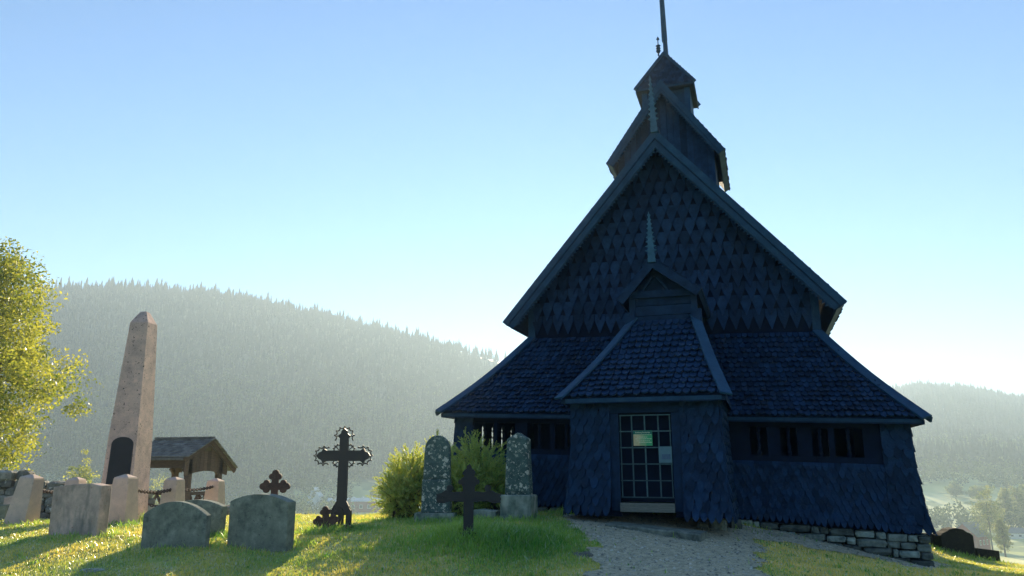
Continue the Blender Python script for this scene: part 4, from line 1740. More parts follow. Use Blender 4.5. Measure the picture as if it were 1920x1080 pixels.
# --- stone step, boulders at the porch, things hung on the church gate
p = aty(1232, 985, 14.72)
mb = MB()
a, b = aty(1142, 975, 15.02) - np.array([0, 0, .05]), aty(1318, 995, 14.62) - np.array([0, 0, .04])
dirv = (b - a) / np.linalg.norm(b - a)
nv = np.array([-dirv[1], dirv[0], 0])
nn = 12
vs, fs = [], []
rr = random.Random(9)
for i in range(nn + 1):
    c = a + (b - a) * i / nn
    w0, w1 = .26, .20 + .03 * math.sin(i * 1.3) + rr.uniform(-.01, .01)
    zt = rr.uniform(-.006, .006)
    vs += [c - nv * w1 + np.array([0, 0, -.30]) + nv * .05, c - nv * w1 + np.array([0, 0, -.025 + zt]), c - nv * (w1 - .03) + np.array([0, 0, zt]), c + nv * w0 + np.array([0, 0, .01 + zt]), c + nv * w0 + np.array([0, 0, -.3])]
for i in range(nn):
    for k in range(5):
        q, w = i * 5 + k, i * 5 + (k + 1) % 5
        fs.append([q, w, w + 5, q + 5])
fs += [[0, 1, 2, 3, 4][::-1], [nn * 5 + k for k in range(5)]]
mb.add(vs, fs, .5)
tag(mb.build('stone_step', M['founds'], loc=p), 'long thin stone step lying below the church gate', 'step')
for k, (px, zc, s, lb, mm) in enumerate(((1347, 15.25, (.34, .3, .30), 'pale boulder at the right corner of the porch', 'founds'), (1318, 15.15, (.22, .2, .14), 'flat stone against the pale boulder at the porch', 'founds'), (1378, 15.7, (.30, .26, .26), 'dark boulder between the porch corner and the foundation', 'founds'))):
    q = on_ground(px, zc)
    mb = MB()
    mb.blob((q[0], q[1], q[2] + s[2] * .3), s, rot=.3 * k, rough=.3, seg=10, rings=6, tone=.9 - .35 * k)
    tag(mb.build('boulder', M[mm], loc=q), lb, 'boulder', 'stones at the porch corner')

sgn = thing('sign', 'small green information sign hung on the church gate', 'sign', cp(-.035, PWS := 15.36 - .06, 2.12))
mb = MB()
mb.box(cp(-.035, PWS, 2.115), (.375, .012, .30), tone=.5)


def sign_mat():
    m = bpy.data.materials.new('sign_print')
    m.use_nodes = True
    nt = m.node_tree
    N, L = nt.nodes, nt.links
    b = N['Principled BSDF']
    b.inputs['Roughness'].default_value = .4
    tc = N.new('ShaderNodeTexCoord')
    s = N.new('ShaderNodeSeparateXYZ')
    L.new(tc.outputs['Object'], s.inputs[0])
    n = N.new('ShaderNodeTexNoise')
    n.inputs['Scale'].default_value = 14
    L.new(tc.outputs['Object'], n.inputs['Vector'])
    ad = N.new('ShaderNodeMath')
    ad.operation = 'MULTIPLY_ADD'
    ad.inputs[1].default_value = .25
    L.new(n.outputs['Fac'], ad.inputs[0])
    L.new(s.outputs['X'], ad.inputs[2])
    r = N.new('ShaderNodeMapRange')
    r.inputs[1].default_value = .02
    r.inputs[2].default_value = .20
    L.new(ad.outputs[0], r.inputs[0])
    mx = N.new('ShaderNodeMix')
    mx.data_type = 'RGBA'
    mx.inputs['A'].default_value = (.62, .50, .26, 1)
    mx.inputs['B'].default_value = (.05, .40, .16, 1)
    L.new(r.outputs[0], mx.inputs['Factor'])
    L.new(mx.outputs['Result'], b.inputs['Base Color'])
    return m


mb.build('board', sign_mat(), sgn)
mb = MB()
mb.box(cp(-.035, PWS - .008, 2.225), (.375, .006, .075), tone=.5)
mb.build('header', mat('sign_green', (.03, .20, .13), .5, (.02, .13, .10), 4, tone_amt=0), sgn)
inkm = mat('sign_letters', (.85, .85, .60), .5, (.8, .8, .55), 2, tone_amt=0)


def text(body, size, loc, m, parent, name):
    c = bpy.data.curves.new(name, 'FONT')
    c.body = body
    c.size = size
    c.align_x = 'CENTER'
    c.extrude = .001
    c.materials.append(m)
    o = bpy.data.objects.new(name, c)
    COL.objects.link(o)
    me = bpy.data.meshes.new_from_object(o.evaluated_get(bpy.context.evaluated_depsgraph_get()))
    bpy.data.objects.remove(o)
    o = bpy.data.objects.new(name, me)
    COL.objects.link(o)
    o.parent = parent
    o.location = (Vector([float(q) for q in loc]) - Vector(parent.location))
    o.rotation_euler = (math.pi / 2, 0, 0)
    return o


text('Eidsborg Stavkyrkje', .037, cp(-.035, PWS - .013, 2.213), inkm, sgn, 'heading')
for k, (z, a, b) in enumerate(((2.18, -.21, .13), (2.135, -.15, .06), (2.10, -.18, .12), (2.06, -.16, .10), (2.03, -.12, .11))):
    x = a
    rr = random.Random(k)
    mb = MB()
    while x < b:
        w = rr.uniform(.02, .05)
        mb.box(cp(x + w / 2, PWS - .008, z), (w, .004, .009 if k else .006), tone=.5)
        x += w + .008
    mb.build('text_line', inkm, sgn)
nt_ = thing('notice', 'pale blank paper notice fixed to the right side of the church gate', 'notice', cp(.40, PWS, 1.78))
mb = MB()
mb.box(cp(.395, PWS + .005, 1.79), (.255, .008, .315), tone=.5)
mb.build('sheet', M['paper'], nt_)
mb = MB()
mb.box(cp(.41, PWS - .003, 1.75), (.17, .006, .10), tone=.5)
mb.build('printed_panel', mat('notice_print', (.10, .16, .24), .7, (.07, .12, .18), 20, tone_amt=0), nt_)


# ------------------------------------------------------------------ plants
def leaf_cloud(centres, radii, per, size, seed, up=.0, flat=1.0):
    """leaf-sized quads gathered round clump centres"""
    g = np.random.default_rng(seed)
    n = len(centres)
    c = np.repeat(centres, per, 0)
    rr = np.repeat(radii, per)
    q = g.normal(size=(n * per, 3))
    q = q / np.linalg.norm(q, axis=1, keepdims=True) * (g.random((n * per, 1)) ** .45)
    q[:, 2] *= flat
    c = c + q * rr[:, None]
    a = g.normal(size=(n * per, 3))
    a = a / np.linalg.norm(a, axis=1, keepdims=True)
    b = np.cross(a, g.normal(size=(n * per, 3)))
    b = b / np.linalg.norm(b, axis=1, keepdims=True)
    s = size * (.6 + .8 * g.random((n * per, 1)))
    v = np.stack([c - a * s, c - b * s * .55, c + a * s, c + b * s * .55], 1).reshape(-1, 3)
    f = np.arange(n * per * 4).reshape(-1, 4)
    base = np.repeat(g.random(n), per)
    tone = np.clip(.6 * base + .5 * g.random(n * per) - .05, 0, 1)
    return v, f, tone


def tree(name, label, base, h, crown_c, crown_r, nclump, per, leaf, m, seed, cat='tree', group=None, trunk_r=.12, clump_r=.5, hollow=.45):
    g = np.random.default_rng(seed)
    o = thing(name, label, cat, base, group)
    base = np.array(base, float)
    cc = base + np.array(crown_c)
    cr = np.array(crown_r, float)
    d = g.normal(size=(nclump, 3))
    d = d / np.linalg.norm(d, axis=1, keepdims=True)
    rad_ = (hollow + (1 - hollow) * g.random((nclump, 1)) ** .6)
    lob = 1 + .22 * np.sin(d[:, :1] * 5 + seed) * np.sin(d[:, 1:2] * 4.3 + 1) + .14 * np.sin(d[:, 2:] * 9 + seed)
    cen = d * rad_ * lob * cr
    cen[:, :2] *= (1 - .45 * np.clip(cen[:, 2:] / cr[2], -.3, 1))
    cen = cen + cc
    v, f, t = leaf_cloud(cen, clump_r * (.5 + .9 * g.random(nclump)), per, leaf, seed + 1, flat=.75)
    crown = quick_mesh('crown', v - base, f, t, M[m], o, nper=4)
    mb = MB()
    top = cc + np.array([0, 0, cr[2] * .55])
    mid = (base + top) / 2 + np.array([g.normal() * .1, g.normal() * .1, 0]) * h * .1
    pts = [base + np.array([0, 0, -.3]), base * .7 + mid * .3, mid, top * .6 + mid * .4, top]
    mb.tube(pts, [trunk_r, trunk_r * .85, trunk_r * .65, trunk_r * .4, trunk_r * .12], 8, .5)
    for k in range(0, nclump, max(1, nclump // 26)):
        a = mid * (1 - (q := g.random())) + top * q
        b = cen[k]
        md = (a + b) / 2 + np.array([0, 0, .1 * cr[2] * g.random()])
        mb.tube([a, md, b], [trunk_r * .3, trunk_r * .2, trunk_r * .06], 5, g.random())
    mb.build('trunk', M['bark'], o)
    return o


p = on_ground(-165, 24.0)
tree('broadleaf_tree', 'large sunlit yellow-green broadleaf tree behind the dry-stone wall at the left', p, 8, (0, 0, 5.7), (3.4, 3.4, 5.0), 860, 100, .058, 'leaf', 3, trunk_r=.2, clump_r=.62)
p = at(146, 935, 105)
p[2] = gz(p[0], p[1])
q = at(146, 850, 105)
hh = q[2] - p[2]
tree('broadleaf_tree', 'small hazy tree standing in the valley left of the obelisk', p, hh, (0, 0, hh * .6), (2.9, 2.9, hh * .40), 120, 50, .17, 'leaf', 14, trunk_r=.25, clump_r=.9)


def valley_tree(px, ytop, zc, wpx, label, seed, m='farleaf', name='broadleaf_tree'):
    p = at(px, 950, zc)
    p[2] = gz(p[0], p[1])
    t = at(px, ytop, zc)
    h = max(3, t[2] - p[2])
    w = wpx * zc / 1400 / 2
    tree(name, label, p, h, (0, 0, h * .56), (w, w, h * .44), 130, 26, .30 * zc / 260, m, seed, group='trees in the valley', trunk_r=.3, clump_r=w * .34, hollow=.3)


valley_tree(1850, 915, 262, 52, 'tall dense hazy tree beside the red barn', 31)
valley_tree(1886, 918, 330, 34, 'hazy round tree right of the tall one by the barn', 32)
valley_tree(1908, 908, 345, 36, 'hazy pale tree near the right edge of the photo', 33)
valley_tree(1930, 900, 350, 40, 'hazy tree cut by the right edge of the photo', 34)
valley_tree(1838, 912, 400, 34, 'faint tree behind the tall dense one by the barn', 35)
valley_tree(1872, 968, 240, 26, 'low hazy tree at the foot of the tall dense tree', 36)
valley_tree(705, 912, 430, 22, 'faint pointed tree at the end of the long red building', 37)
valley_tree(1795, 905, 410, 26, 'faint tree on the field edge above the barn roof', 38)
valley_tree(300, 890, 210, 60, 'sunlit tree seen through the roofed gate', 39, 'leaf')


# the bush between the lichened stones: feathery sprays all through a rounded crown
def build_bush():
    g = np.random.default_rng(21)
    base = on_ground(845, 16.7)
    o = thing('bush', 'feathery green bush, sunlit yellow on its left, around the round-topped memorial', 'bush', base)
    V, F, T = [], [], []
    nv = 0
    mb = MB()
    lobes = [(on_ground(772, 17.1), (.74, .7, .80), 900), (on_ground(745, 16.9), (.46, .5, .52), 380), (on_ground(822, 17.0), (.55, .55, .92), 520), (on_ground(892, 16.6), (.66, .7, .90), 900), (on_ground(925, 16.3), (.34, .4, .62), 330), (on_ground(862, 15.85), (.46, .28, .62), 360)]
    for (c, R_, ns) in lobes:
        cc = c + np.array([0, 0, R_[2] * .95])
        for k in range(ns):
            q = g.normal(size=3)
            q = q / np.linalg.norm(q)
            rr = g.random() ** .5 * .92
            lob = 1 + .18 * math.sin(q[0] * 6 + q[2] * 4 + c[0]) * math.sin(q[1] * 5 + 1)
            p0 = cc + q * rr * np.array(R_) * lob
            d = q * .8 + np.array([0, 0, .55]) + g.normal(size=3) * .35
            d = d / np.linalg.norm(d)
            L = .16 + .2 * g.random()
            if k % 14 == 0:
                mb.tube([c + g.normal(size=3) * np.array([.12, .12, 0]), (c + p0) / 2 + np.array([0, 0, .12]), p0, p0 + d * L], [.014, .010, .006, .002], 4, g.random())
            m_ = 13
            ts = np.linspace(0, 1, m_)[:, None]
            line = p0 + d * L * ts + np.array([0, 0, -.05]) * ts ** 2
            for rep in range(3):
                off = g.normal(size=(m_, 3))
                off = off - d * (off @ d)[:, None]
                off = off / np.linalg.norm(off, axis=1, keepdims=True)
                L_ = .042 * (.6 + .8 * g.random((m_, 1))) * (1.15 - .6 * ts)
                tipv = line + d * L_ * .9 + off * L_
                sd_ = np.cross(np.broadcast_to(d, off.shape), off) * .0078
                V.append(np.stack([line - sd_ * .5, line + sd_ * .5, (line + tipv) / 2 + sd_ * 1.2, tipv, (line + tipv) / 2 - sd_ * 1.2], 1)[:, [0, 2, 3, 4]].reshape(-1, 3))
                F.append(np.arange(m_ * 4).reshape(-1, 4) + nv)
                nv += m_ * 4
                T.append(np.clip(g.random() * .5 + .5 * g.random(m_), 0, 1))
    quick_mesh('foliage', np.concatenate(V) - base, np.concatenate(F), np.concatenate(T), M['leafbush'], o, nper=4)
    mb.build('stems', M['bark'], o)


build_bush()


# ------------------------------------------------------------------ gravel path
def world_poly(pts):
    out = []
    for px, py in pts:
        q = ground_hit(px, py)
        out.append(q[:2])
    return np.array(out)


PATH_PX = [(1055, 972), (1072, 990), (1105, 1010), (1120, 1026), (1098, 1046), (1112, 1064), (1102, 1079), (1440, 1079), (1422, 1056), (1432, 1032), (1412, 1012), (1470, 1018), (1560, 1034), (1650, 1050), (1735, 1072), (1790, 1068), (1745, 1052), (1600, 1020), (1480, 1000), (1380, 984), (1340, 974), (1230, 966), (1100, 962)]
PATH = world_poly(PATH_PX)
# carry it on towards the photographer
i0 = 6
dl, dr = PATH[6], PATH[7]
PATH = np.concatenate([PATH[:7], [dl * .72 + np.array([.1, 0]), dl * .3, np.array([.9, .2]), np.array([2.6, .2]), dr * .4, dr * .75], PATH[7:]])


def inside(poly, x, y):
    x, y = np.asarray(x), np.asarray(y)
    r = np.zeros(x.shape, bool)
    n = len(poly)
    for i in range(n):
        x0, y0 = poly[i]
        x1, y1 = poly[(i + 1) % n]
        c = ((y0 > y) != (y1 > y)) & (x < (x1 - x0) * (y - y0) / (y1 - y0 + 1e-12) + x0)
        r ^= c
    return r


def wob(x, y):
    return .10 * np.sin(x * 5.1 + 2 * np.sin(y * 3.7)) + .06 * np.sin(x * 13 + y * 7) + .05 * np.sin(y * 17 - x * 4), .10 * np.sin(y * 4.7 + 1.7 * np.sin(x * 4.1)) + .06 * np.sin(y * 12 - x * 9) + .04 * np.sin(x * 19 + y * 3)


def on_path(x, y):
    a, b = wob(x, y)
    return inside(PATH, x + a, y + b)


def build_path():
    s = .07
    x0, y0 = PATH.min(0) - .4
    x1, y1 = PATH.max(0) + .4
    xs, ys = np.arange(x0, x1, s), np.arange(y0, y1, s)
    X, Y = np.meshgrid(xs, ys)
    keep = on_path(X + s / 2, Y + s / 2)[:-1, :-1]
    nx = len(xs)
    Z = H(X.ravel(), Y.ravel()) + .012 + .008 * rng.random(X.size)
    v = np.stack([X.ravel(), Y.ravel(), Z], 1)
    i, j = np.nonzero(keep)
    a = i * nx + j
    q = np.stack([a, a + 1, a + nx + 1, a + nx], 1)
    used = np.unique(q)
    mp = -np.ones(len(v), int)
    mp[used] = np.arange(len(used))
    m = mat('gravel', (.62, .55, .36), .95, (.30, .28, .19), 9, detail=8, tone_amt=.0, bump=1.0, bscale=45, spots=[((.62, .58, .46), 30, .45), ((.13, .14, .12), 22, .45)])
    o = quick_mesh('path', v[used], mp[q], np.full(len(q), .5), m, nper=4)
    tag(o, kind='structure')
    # loose stones lying on it
    g = np.random.default_rng(5)
    n = 38000
    x, y = g.uniform(x0, x1, n), g.uniform(max(y0, 8.5), y1, n)
    k = on_path(x, y)
    x, y = x[k], y[k]
    z = H(x, y) + .018
    n = len(x)
    sz = .007 + .034 * g.random(n) ** 6
    dirs = np.array([(1, 0, 0), (-.3, .9, 0), (-.7, -.7, 0), (.1, .1, .75)])
    an = g.random(n) * 6.28
    c_, s_ = np.cos(an), np.sin(an)
    V = np.zeros((n, 4, 3))
    for t in range(4):
        dx, dy, dz = dirs[t]
        V[:, t, 0] = x + sz * (dx * c_ - dy * s_)
        V[:, t, 1] = y + sz * (dx * s_ + dy * c_)
        V[:, t, 2] = z + sz * dz - .006
    f = (np.array([[0, 1, 3], [1, 2, 3], [2, 0, 3]])[None] + (np.arange(n) * 4)[:, None, None]).reshape(-1, 3)
    gm = mat('gravel_stone', (.52, .50, .40), .9, (.24, .24, .19), 3, tone_amt=.6)
    o = quick_mesh('loose_gravel', V.reshape(-1, 3), f, np.repeat(g.random(n), 3), gm)
    tag(o, kind='stuff')


build_path()


# ------------------------------------------------------------------ grass
CH = (X0 - 5.45, X0 + 5.4, 17.95, 28)


def blades(name, x, y, h, w, m, seed, lean=.5, more=0.0):
    g = np.random.default_rng(seed)
    n = len(x)
    z = H(x, y)
    a = g.random(n) * 2 * math.pi
    l = g.random(n) * lean * h
    la = g.random(n) * 2 * math.pi
    dx, dy = np.cos(a) * w * .5, np.sin(a) * w * .5
    tx, ty = np.cos(la) * l, np.sin(la) * l
    V = np.zeros((n, 5, 3))
    V[:, 0] = np.stack([x - dx, y - dy, z - .01], 1)
    V[:, 1] = np.stack([x + dx, y + dy, z - .01], 1)
    V[:, 2] = np.stack([x + dx * .7 + tx * .35, y + dy * .7 + ty * .35, z + h * .55], 1)
    V[:, 3] = np.stack([x - dx * .7 + tx * .35, y - dy * .7 + ty * .35, z + h * .55], 1)
    V[:, 4] = np.stack([x + tx, y + ty, z + h], 1)
    f = (np.array([[0, 1, 2], [0, 2, 3], [3, 2, 4]])[None] + (np.arange(n) * 5)[:, None, None]).reshape(-1, 3)
    patch = .5 + .5 * np.sin(x * 1.7 + 2 * np.sin(y * .9)) * np.sin(y * 1.3 + x * .4)
    t = np.clip(.55 * patch + .45 * g.random(n) + more, 0, 1)
    o = quick_mesh(name, V.reshape(-1, 3), f, np.repeat(t, 3), M[m])
    tag(o, kind='stuff')
    return o


def turf():
    g = np.random.default_rng(77)
    n = 620000
    zc = (9.9 ** .4 + (27 ** .4 - 9.9 ** .4) * g.random(n)) ** (1 / .4)
    px = g.uniform(-120, 2040, n)
    x = FV[0] * 0 + (FH[0] + RH[0] * (px - 960) / FPX) * zc
    y = (FH[1] + RH[1] * (px - 960) / FPX) * zc
    r = np.hypot(x, y)
    az = np.arctan2(x * RH[0] + y * RH[1], x * FH[0] + y * FH[1])
    ok = (r < np.interp(az, _EAZ, _ER) + 2.5) & ~on_path(x, y)
    ok &= ~((x > CH[0]) & (x < CH[1]) & (y > CH[2]) & (y < CH[3]))
    ok &= ~((x > X0 - 1.55) & (x < X0 + 1.55) & (y > 15.1) & (y < 18))
    # worn, thin places
    thin = np.sin(x * 2.3 + 1.2 * np.sin(y * 1.9)) * np.sin(y * 2.7 + x) > .72
    ok &= ~(thin & (g.random(n) < .6))
    x, y = x[ok], y[ok]
    k = g.random(len(x))
    pt = .5 + .5 * np.sin(x * 3.1 + 1.5 * np.sin(y * 2.2)) * np.sin(y * 2.9 - x * .7)
    cl = (np.sin(x * 9.1 + 3 * np.sin(y * 5.3)) * np.sin(y * 8.3 + 2 * np.sin(x * 6.1)) > .35)
    h = (.016 + .03 * k * (.4 + .9 * pt)) * np.where(cl, 1.6, .9)
    dry = np.clip((RH[0] * x + RH[1] * y - 3.0) / 2.0, 0, 1) * (y < 17)
    blades('grass', x, y, h, np.full(len(x), .0105), 'grass', 78, .9, dry * .45)
    # longer lush grass: the mound, round every stone, along the foundation
    spots = [(on_ground(px, zc)[:2], s, c, hh) for px, zc, s, c, hh in [
        (900, 12.2, .75, 9000, .15), (960, 12.0, .55, 5200, .15), (840, 12.1, .5, 2600, .12), (1010, 12.6, .5, 3800, .13), (1040, 13.6, .4, 1800, .12),
        (870, 14.8, .6, 2200, .13), (800, 15.2, .4, 1000, .12), (975, 14.7, .4, 1300, .13), (640, 14.1, .3, 900, .12), (605, 13.8, .3, 1200, .14), (690, 14.0, .35, 800, .09),
        (410, 13.1, .25, 600, .12), (235, 15.1, .35, 700, .12), (205, 13.4, .2, 260, .13), (395, 12.0, .18, 350, .1), (560, 12.2, .2, 380, .1), (330, 11.9, .4, 600, .08), (490, 11.9, .4, 600, .07),
        (1075, 16.2, .4, 1500, .15), (1110, 15.9, .3, 700, .12), (1270, 14.45, .45, 1300, .09), (1330, 14.9, .3, 700, .12), (1385, 15.5, .35, 900, .13), (1420, 16.0, .3, 500, .1),
        (1795, 20.9, .5, 600, .12), (1740, 21.3, .3, 300, .14), (1850, 21.0, .4, 400, .12), (280, 17.2, .3, 400, .2), (140, 13.2, .4, 500, .08), (60, 15.6, .4, 500, .1), (735, 16.5, .5, 900, .1)]]
    for _ in range(420):                                # tufts the mower left
        zc, px = g.uniform(10.2, 19), g.uniform(-50, 1900)
        spots.append((((FH + RH * (px - 960) / FPX) * zc), g.uniform(.03, .09), int(g.uniform(14, 46)), g.uniform(.05, .11)))
    X, Y, Hh = [], [], []
    for (c, s, cnt, hh) in spots:
        cnt = int(cnt * .6)
        q = g.normal(size=(cnt, 2)) * s
        X.append(c[0] + q[:, 0])
        Y.append(c[1] + q[:, 1])
        fall = np.exp(-(q ** 2).sum(1) / (2 * (1.1 * s) ** 2))
        Hh.append(hh * (.25 + .85 * g.random(cnt)) * (.35 + .65 * fall))
    x, y, h = np.concatenate(X), np.concatenate(Y), np.concatenate(Hh)
    ok = ~on_path(x, y) | (g.random(len(x)) < .06)
    ok &= ~((x > CH[0] + .1) & (x < CH[1]) & (y > CH[2]) & (y < CH[3]))
    ok &= ~((x > X0 - 1.5) & (x < X0 + 1.5) & (y > 15.15) & (y < 18))
    blades('tall_grass', x[ok], y[ok], h[ok] * 1.4, .011 + .010 * g.random(ok.sum()), 'lush', 79, 1.1)
    # clover, plantain and fallen leaves lying flat in the turf
    n = 9000
    zc = g.uniform(10.0, 19, n)
    px = g.uniform(-60, 1960, n)
    x = (FH[0] + RH[0] * (px - 960) / FPX) * zc
    y = (FH[1] + RH[1] * (px - 960) / FPX) * zc
    ok = (np.sin(x * 2.9 + 2 * np.sin(y * 1.7)) * np.sin(y * 3.3 - x) + g.normal(size=n) * .4 > .1) & ~((x > CH[0]) & (x < CH[1]) & (y > CH[2]))
    ok &= ~on_path(x, y) | (g.random(n) < .10)
    x, y = x[ok], y[ok]
    n = len(x)
    z = H(x, y) + .008 + .022 * g.random(n)
    a = g.random(n) * 6.28
    s = .010 + .022 * g.random(n)
    ux, uy = np.cos(a) * s, np.sin(a) * s
    tl = g.normal(size=(n, 2)) * s[:, None] * .6
    V = np.stack([np.stack([x - ux, y - uy, z - tl[:, 0]], 1), np.stack([x + uy * .6, y - ux * .6, z - tl[:, 1]], 1), np.stack([x + ux, y + uy, z + tl[:, 0]], 1), np.stack([x - uy * .6, y + ux * .6, z + tl[:, 1]], 1)], 1)
    o = quick_mesh('turf_leaves', V.reshape(-1, 3), np.arange(n * 4).reshape(-1, 4), g.random(n), M['lush'], nper=4)
    tag(o, kind='stuff')
    # seed stalks
    n = 260
    px, zc = g.uniform(180, 760, n), g.uniform(13.5, 19, n)
    q = np.array([at(a, 900, b)[:2] for a, b in zip(px, zc)])
    blades('dry_stalks', q[:, 0], q[:, 1], .12 + .2 * g.random(n), np.full(n, .005), 'grass', 80, .3)


turf()


# ------------------------------------------------------------------ woods on the hills, farms in the valley
def woods():
    g = np.random.default_rng(9)

    def sample(n, r0, r1, a0, a1):
        r = np.sqrt(g.uniform(r0 ** 2, r1 ** 2, n))
        a = np.radians(g.uniform(a0, a1, n))
        x = r * (np.cos(a) * FH[0] + np.sin(a) * RH[0])
        y = r * (np.cos(a) * FH[1] + np.sin(a) * RH[1])
        return x, y, r, a

    def conifers(name, x, y, hmin, hmax, m, seed, tiers=5, sides=7):
        q = np.random.default_rng(seed)
        n = len(x)
        z = H(x, y)
        h = hmin + (hmax - hmin) * q.random(n) ** 1.6
        w = h * (.13 + .07 * q.random(n))
        V, F, T = [], [], []
        off = 0
        tn = q.random(n)
        for k in range(tiers):
            zb = z + h * (.08 + .80 * k / tiers)
            zt = z + h * min(1.0, .08 + .80 * k / tiers + .34)
            if k == tiers - 1:
                zt = z + h
            rr = w * (1 - .84 * k / tiers)
            ang = q.random(n)[:, None] * 6.28 + np.arange(sides)[None] * 2 * math.pi / sides
            rad_ = rr[:, None] * (.65 + .7 * q.random((n, sides)))
            ring = np.stack([x[:, None] + rad_ * np.cos(ang), y[:, None] + rad_ * np.sin(ang), zb[:, None] - h[:, None] * .04 * q.random((n, sides))], -1)
            top = np.stack([x, y, zt], -1)[:, None]
            v = np.concatenate([ring, top], 1).reshape(-1, 3)
            i = np.arange(sides)
            f = np.stack([i, (i + 1) % sides, np.full(sides, sides)], 1)[None] + (np.arange(n) * (sides + 1))[:, None, None] + off
            V.append(v)
            F.append(f.reshape(-1, 3))
            T.append(np.repeat(tn, sides))
            off += len(v)
        o = quick_mesh(name, np.concatenate(V), np.concatenate(F), np.concatenate(T), M[m])
        return tag(o, kind='stuff')

    # left hill: thin spruces, thickest along the crest
    x, y, r, a = sample(24000, 480, 860, -37, 12)
    k = forest_mask(x, y) > 0
    rr = np.interp(a, _HAZ, _HR)
    k &= r < rr + 40
    conifers('spruce_wood', x[k], y[k], 4, 12, 'spruce', 1, tiers=4, sides=6)
    n = 900
    a = np.radians(g.uniform(-37, 12, n) + .35 * g.normal(size=n))
    a = a[(np.sin(a * 310) * np.sin(a * 171 + 1) + g.uniform(-.7, .7, n)) > -.35]
    rr = np.interp(a, _HAZ, _HR) + g.uniform(-14, 8, len(a))
    x, y = rr * (np.cos(a) * FH[0] + np.sin(a) * RH[0]), rr * (np.cos(a) * FH[1] + np.sin(a) * RH[1])
    conifers('spruce_wood', x, y, 4, 16, 'spruce', 2, tiers=6)
    # right hills
    x, y, r, a = sample(15000, 540, 1500, 14, 38)
    k = forest_mask(x, y) > 0
    conifers('spruce_wood', x[k], y[k], 7, 17, 'spruce', 3, tiers=4, sides=6)
    n = 380
    a = np.radians(g.uniform(20, 37, n))
    rr = np.interp(a, _HAZ, _HR) + g.uniform(-15, 10, n)
    x, y = rr * (np.cos(a) * FH[0] + np.sin(a) * RH[0]), rr * (np.cos(a) * FH[1] + np.sin(a) * RH[1])
    conifers('spruce_wood', x, y, 8, 19, 'spruce', 4)
    # pale broadleaf belts; the dense left one stands in for sunlit mist
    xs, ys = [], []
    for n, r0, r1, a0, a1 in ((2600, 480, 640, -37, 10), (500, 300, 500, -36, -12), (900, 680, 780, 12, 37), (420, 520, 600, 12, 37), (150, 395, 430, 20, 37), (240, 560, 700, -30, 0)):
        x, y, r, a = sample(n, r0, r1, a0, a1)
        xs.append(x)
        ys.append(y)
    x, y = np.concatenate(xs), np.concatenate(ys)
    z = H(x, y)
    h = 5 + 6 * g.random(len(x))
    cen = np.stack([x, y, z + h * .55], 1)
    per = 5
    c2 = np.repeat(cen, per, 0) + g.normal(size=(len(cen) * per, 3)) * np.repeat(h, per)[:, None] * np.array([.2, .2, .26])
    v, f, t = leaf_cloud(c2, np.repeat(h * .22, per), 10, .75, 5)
    tag(quick_mesh('birch_and_mist_wood', v, f, t, M['birch'], nper=4), kind='stuff')


woods()


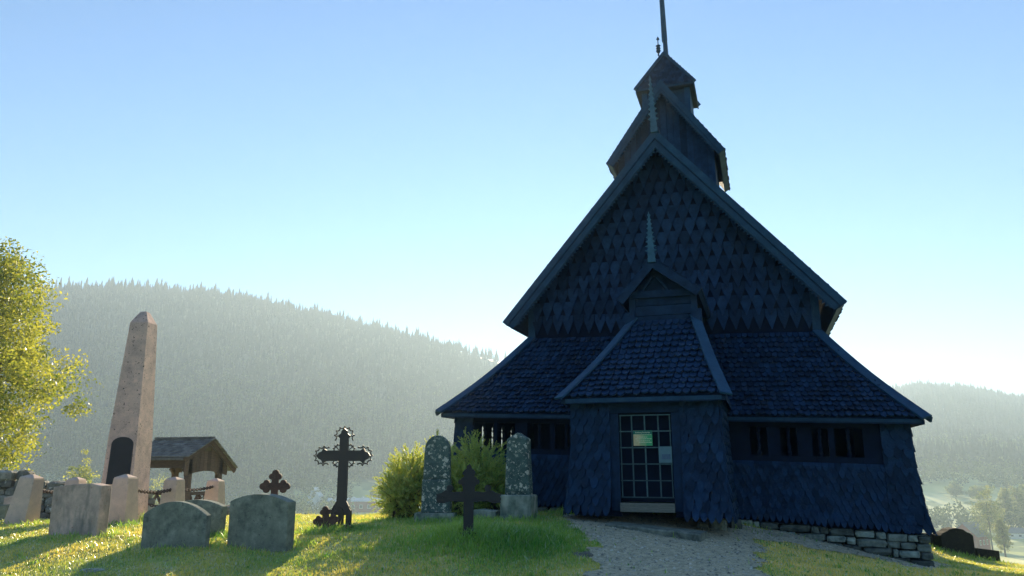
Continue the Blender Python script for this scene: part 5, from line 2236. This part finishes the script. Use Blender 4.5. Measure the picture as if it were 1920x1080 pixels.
def house(name, label, px, zc, w, dp, hw, hr, ang, wall, roof, nwin=4, lean=0, group='farm buildings in the valley', pybase=None, dormers=0):
    p = at(px, 950, zc)
    p[2] = gz(p[0], p[1])
    o = thing(name, label, 'building', p, group)
    r = np.array([math.cos(ang), math.sin(ang), 0])
    d = np.array([-math.sin(ang), math.cos(ang), 0])

    def W(x, y, z):
        return p + r * x + d * y + np.array([0, 0, z])
    mb = MB()
    mb.prism([W(-w / 2, -dp / 2, -1), W(-w / 2, dp / 2, -1), W(-w / 2, dp / 2, hw), W(-w / 2, 0, hw + hr), W(-w / 2, -dp / 2, hw)], r * w, .5)
    mb.build('wall', M[wall], o)
    mb = MB()
    k = 1.12
    for s in (-1, 1):
        ov = .5
        a, b = W(-w / 2 - ov, 0, hw + hr + .18), W(-w / 2 - ov, s * dp / 2 * k, hw - hr * (k - 1) + .18)
        mb.prism([a, b, b + np.array([0, 0, .25]), a + np.array([0, 0, .28])], r * (w + 2 * ov), .4 + .2 * s)
    mb.build('roof', M[roof], o)
    for i in range(nwin):
        x = lerp(-w * .4, w * .4, (i + .5) / nwin)
        mb = MB()
        mb.box(W(x, -dp / 2 - .03, hw * .55), (w * .35 / nwin, .12, hw * .34), (r, d, (0, 0, 1)), .5)
        f = mb.build('window', M['white'], o)
        mb = MB()
        mb.box(W(x, -dp / 2 - .10, hw * .55), (w * .27 / nwin, .05, hw * .27), (r, d, (0, 0, 1)), .5)
        mb.build('pane', M['glass'], o).name = 'window_pane'
    for i in range(dormers):
        x = lerp(-w * .45, w * .45, (i + .5) / dormers)
        mb = MB()
        mb.prism([W(x - .9, -dp * .36, hw + .2), W(x + .9, -dp * .36, hw + .2), W(x + .9, -dp * .36, hw + 1.7), W(x, -dp * .36, hw + 2.4), W(x - .9, -dp * .36, hw + 1.7)], d * dp * .3, .5)
        mb.build('dormer', M['white'], o)
    return o


house('barn', 'hazy red barn with a grey roof below the right hill', 1812, 268, 9.5, 8.5, 5.0, 3.9, YAW + rad(35), 'red', 'roofgrey', 3)
house('farmhouse', 'small hazy house left of the red barn', 1760, 275, 4.6, 4, 1.6, 1.9, YAW + rad(30), 'white', 'roofgrey', 2)
house('cottage', 'distant pale cottage on the slope right of the tall valley tree', 1893, 300, 7, 5, 2.0, 1.6, YAW - rad(15), 'white', 'roofgrey', 2)
house('schoolhouse', 'long hazy red building with a row of pale dormers behind the tall cross', 672, 395, 31, 11, 5.6, 1.2, YAW + rad(4), 'red', 'white', 6, dormers=6)
house('farmhouse', 'small pale gabled house left of the long red building', 590, 400, 5, 6, 8.0, 4.0, YAW + rad(80), 'white', 'white', 1)
house('glasshouse', 'low pale-roofed shed in front of the long red building, left of the tall cross', 612, 330, 12, 8, 1.0, 1.8, YAW + rad(8), 'white', 'white', 3)
house('glasshouse', 'low pale-roofed shed in front of the long red building, right of the tall cross', 664, 330, 9, 8, 1.3, 1.8, YAW + rad(-6), 'white', 'white', 3)


# ------------------------------------------------------------------ the morning air
def build_haze():
    m = bpy.data.materials.new('morning_haze')
    m.use_nodes = True
    nt = m.node_tree
    nt.nodes.remove(nt.nodes['Principled BSDF'])
    v = nt.nodes.new('ShaderNodeVolumePrincipled')
    v.inputs['Color'].default_value = HAZE_COL
    v.inputs['Density'].default_value = HAZE_DENSITY
    v.inputs['Anisotropy'].default_value = HAZE_G
    nt.links.new(v.outputs[0], nt.nodes['Material Output'].inputs['Volume'])
    mb = MB()
    s = 1800
    mb.box((0, 0, (192 - 33) / 2), (2 * s, 2 * s, 225))
    o = mb.build('haze', m)
    tag(o, kind='stuff')


build_haze()
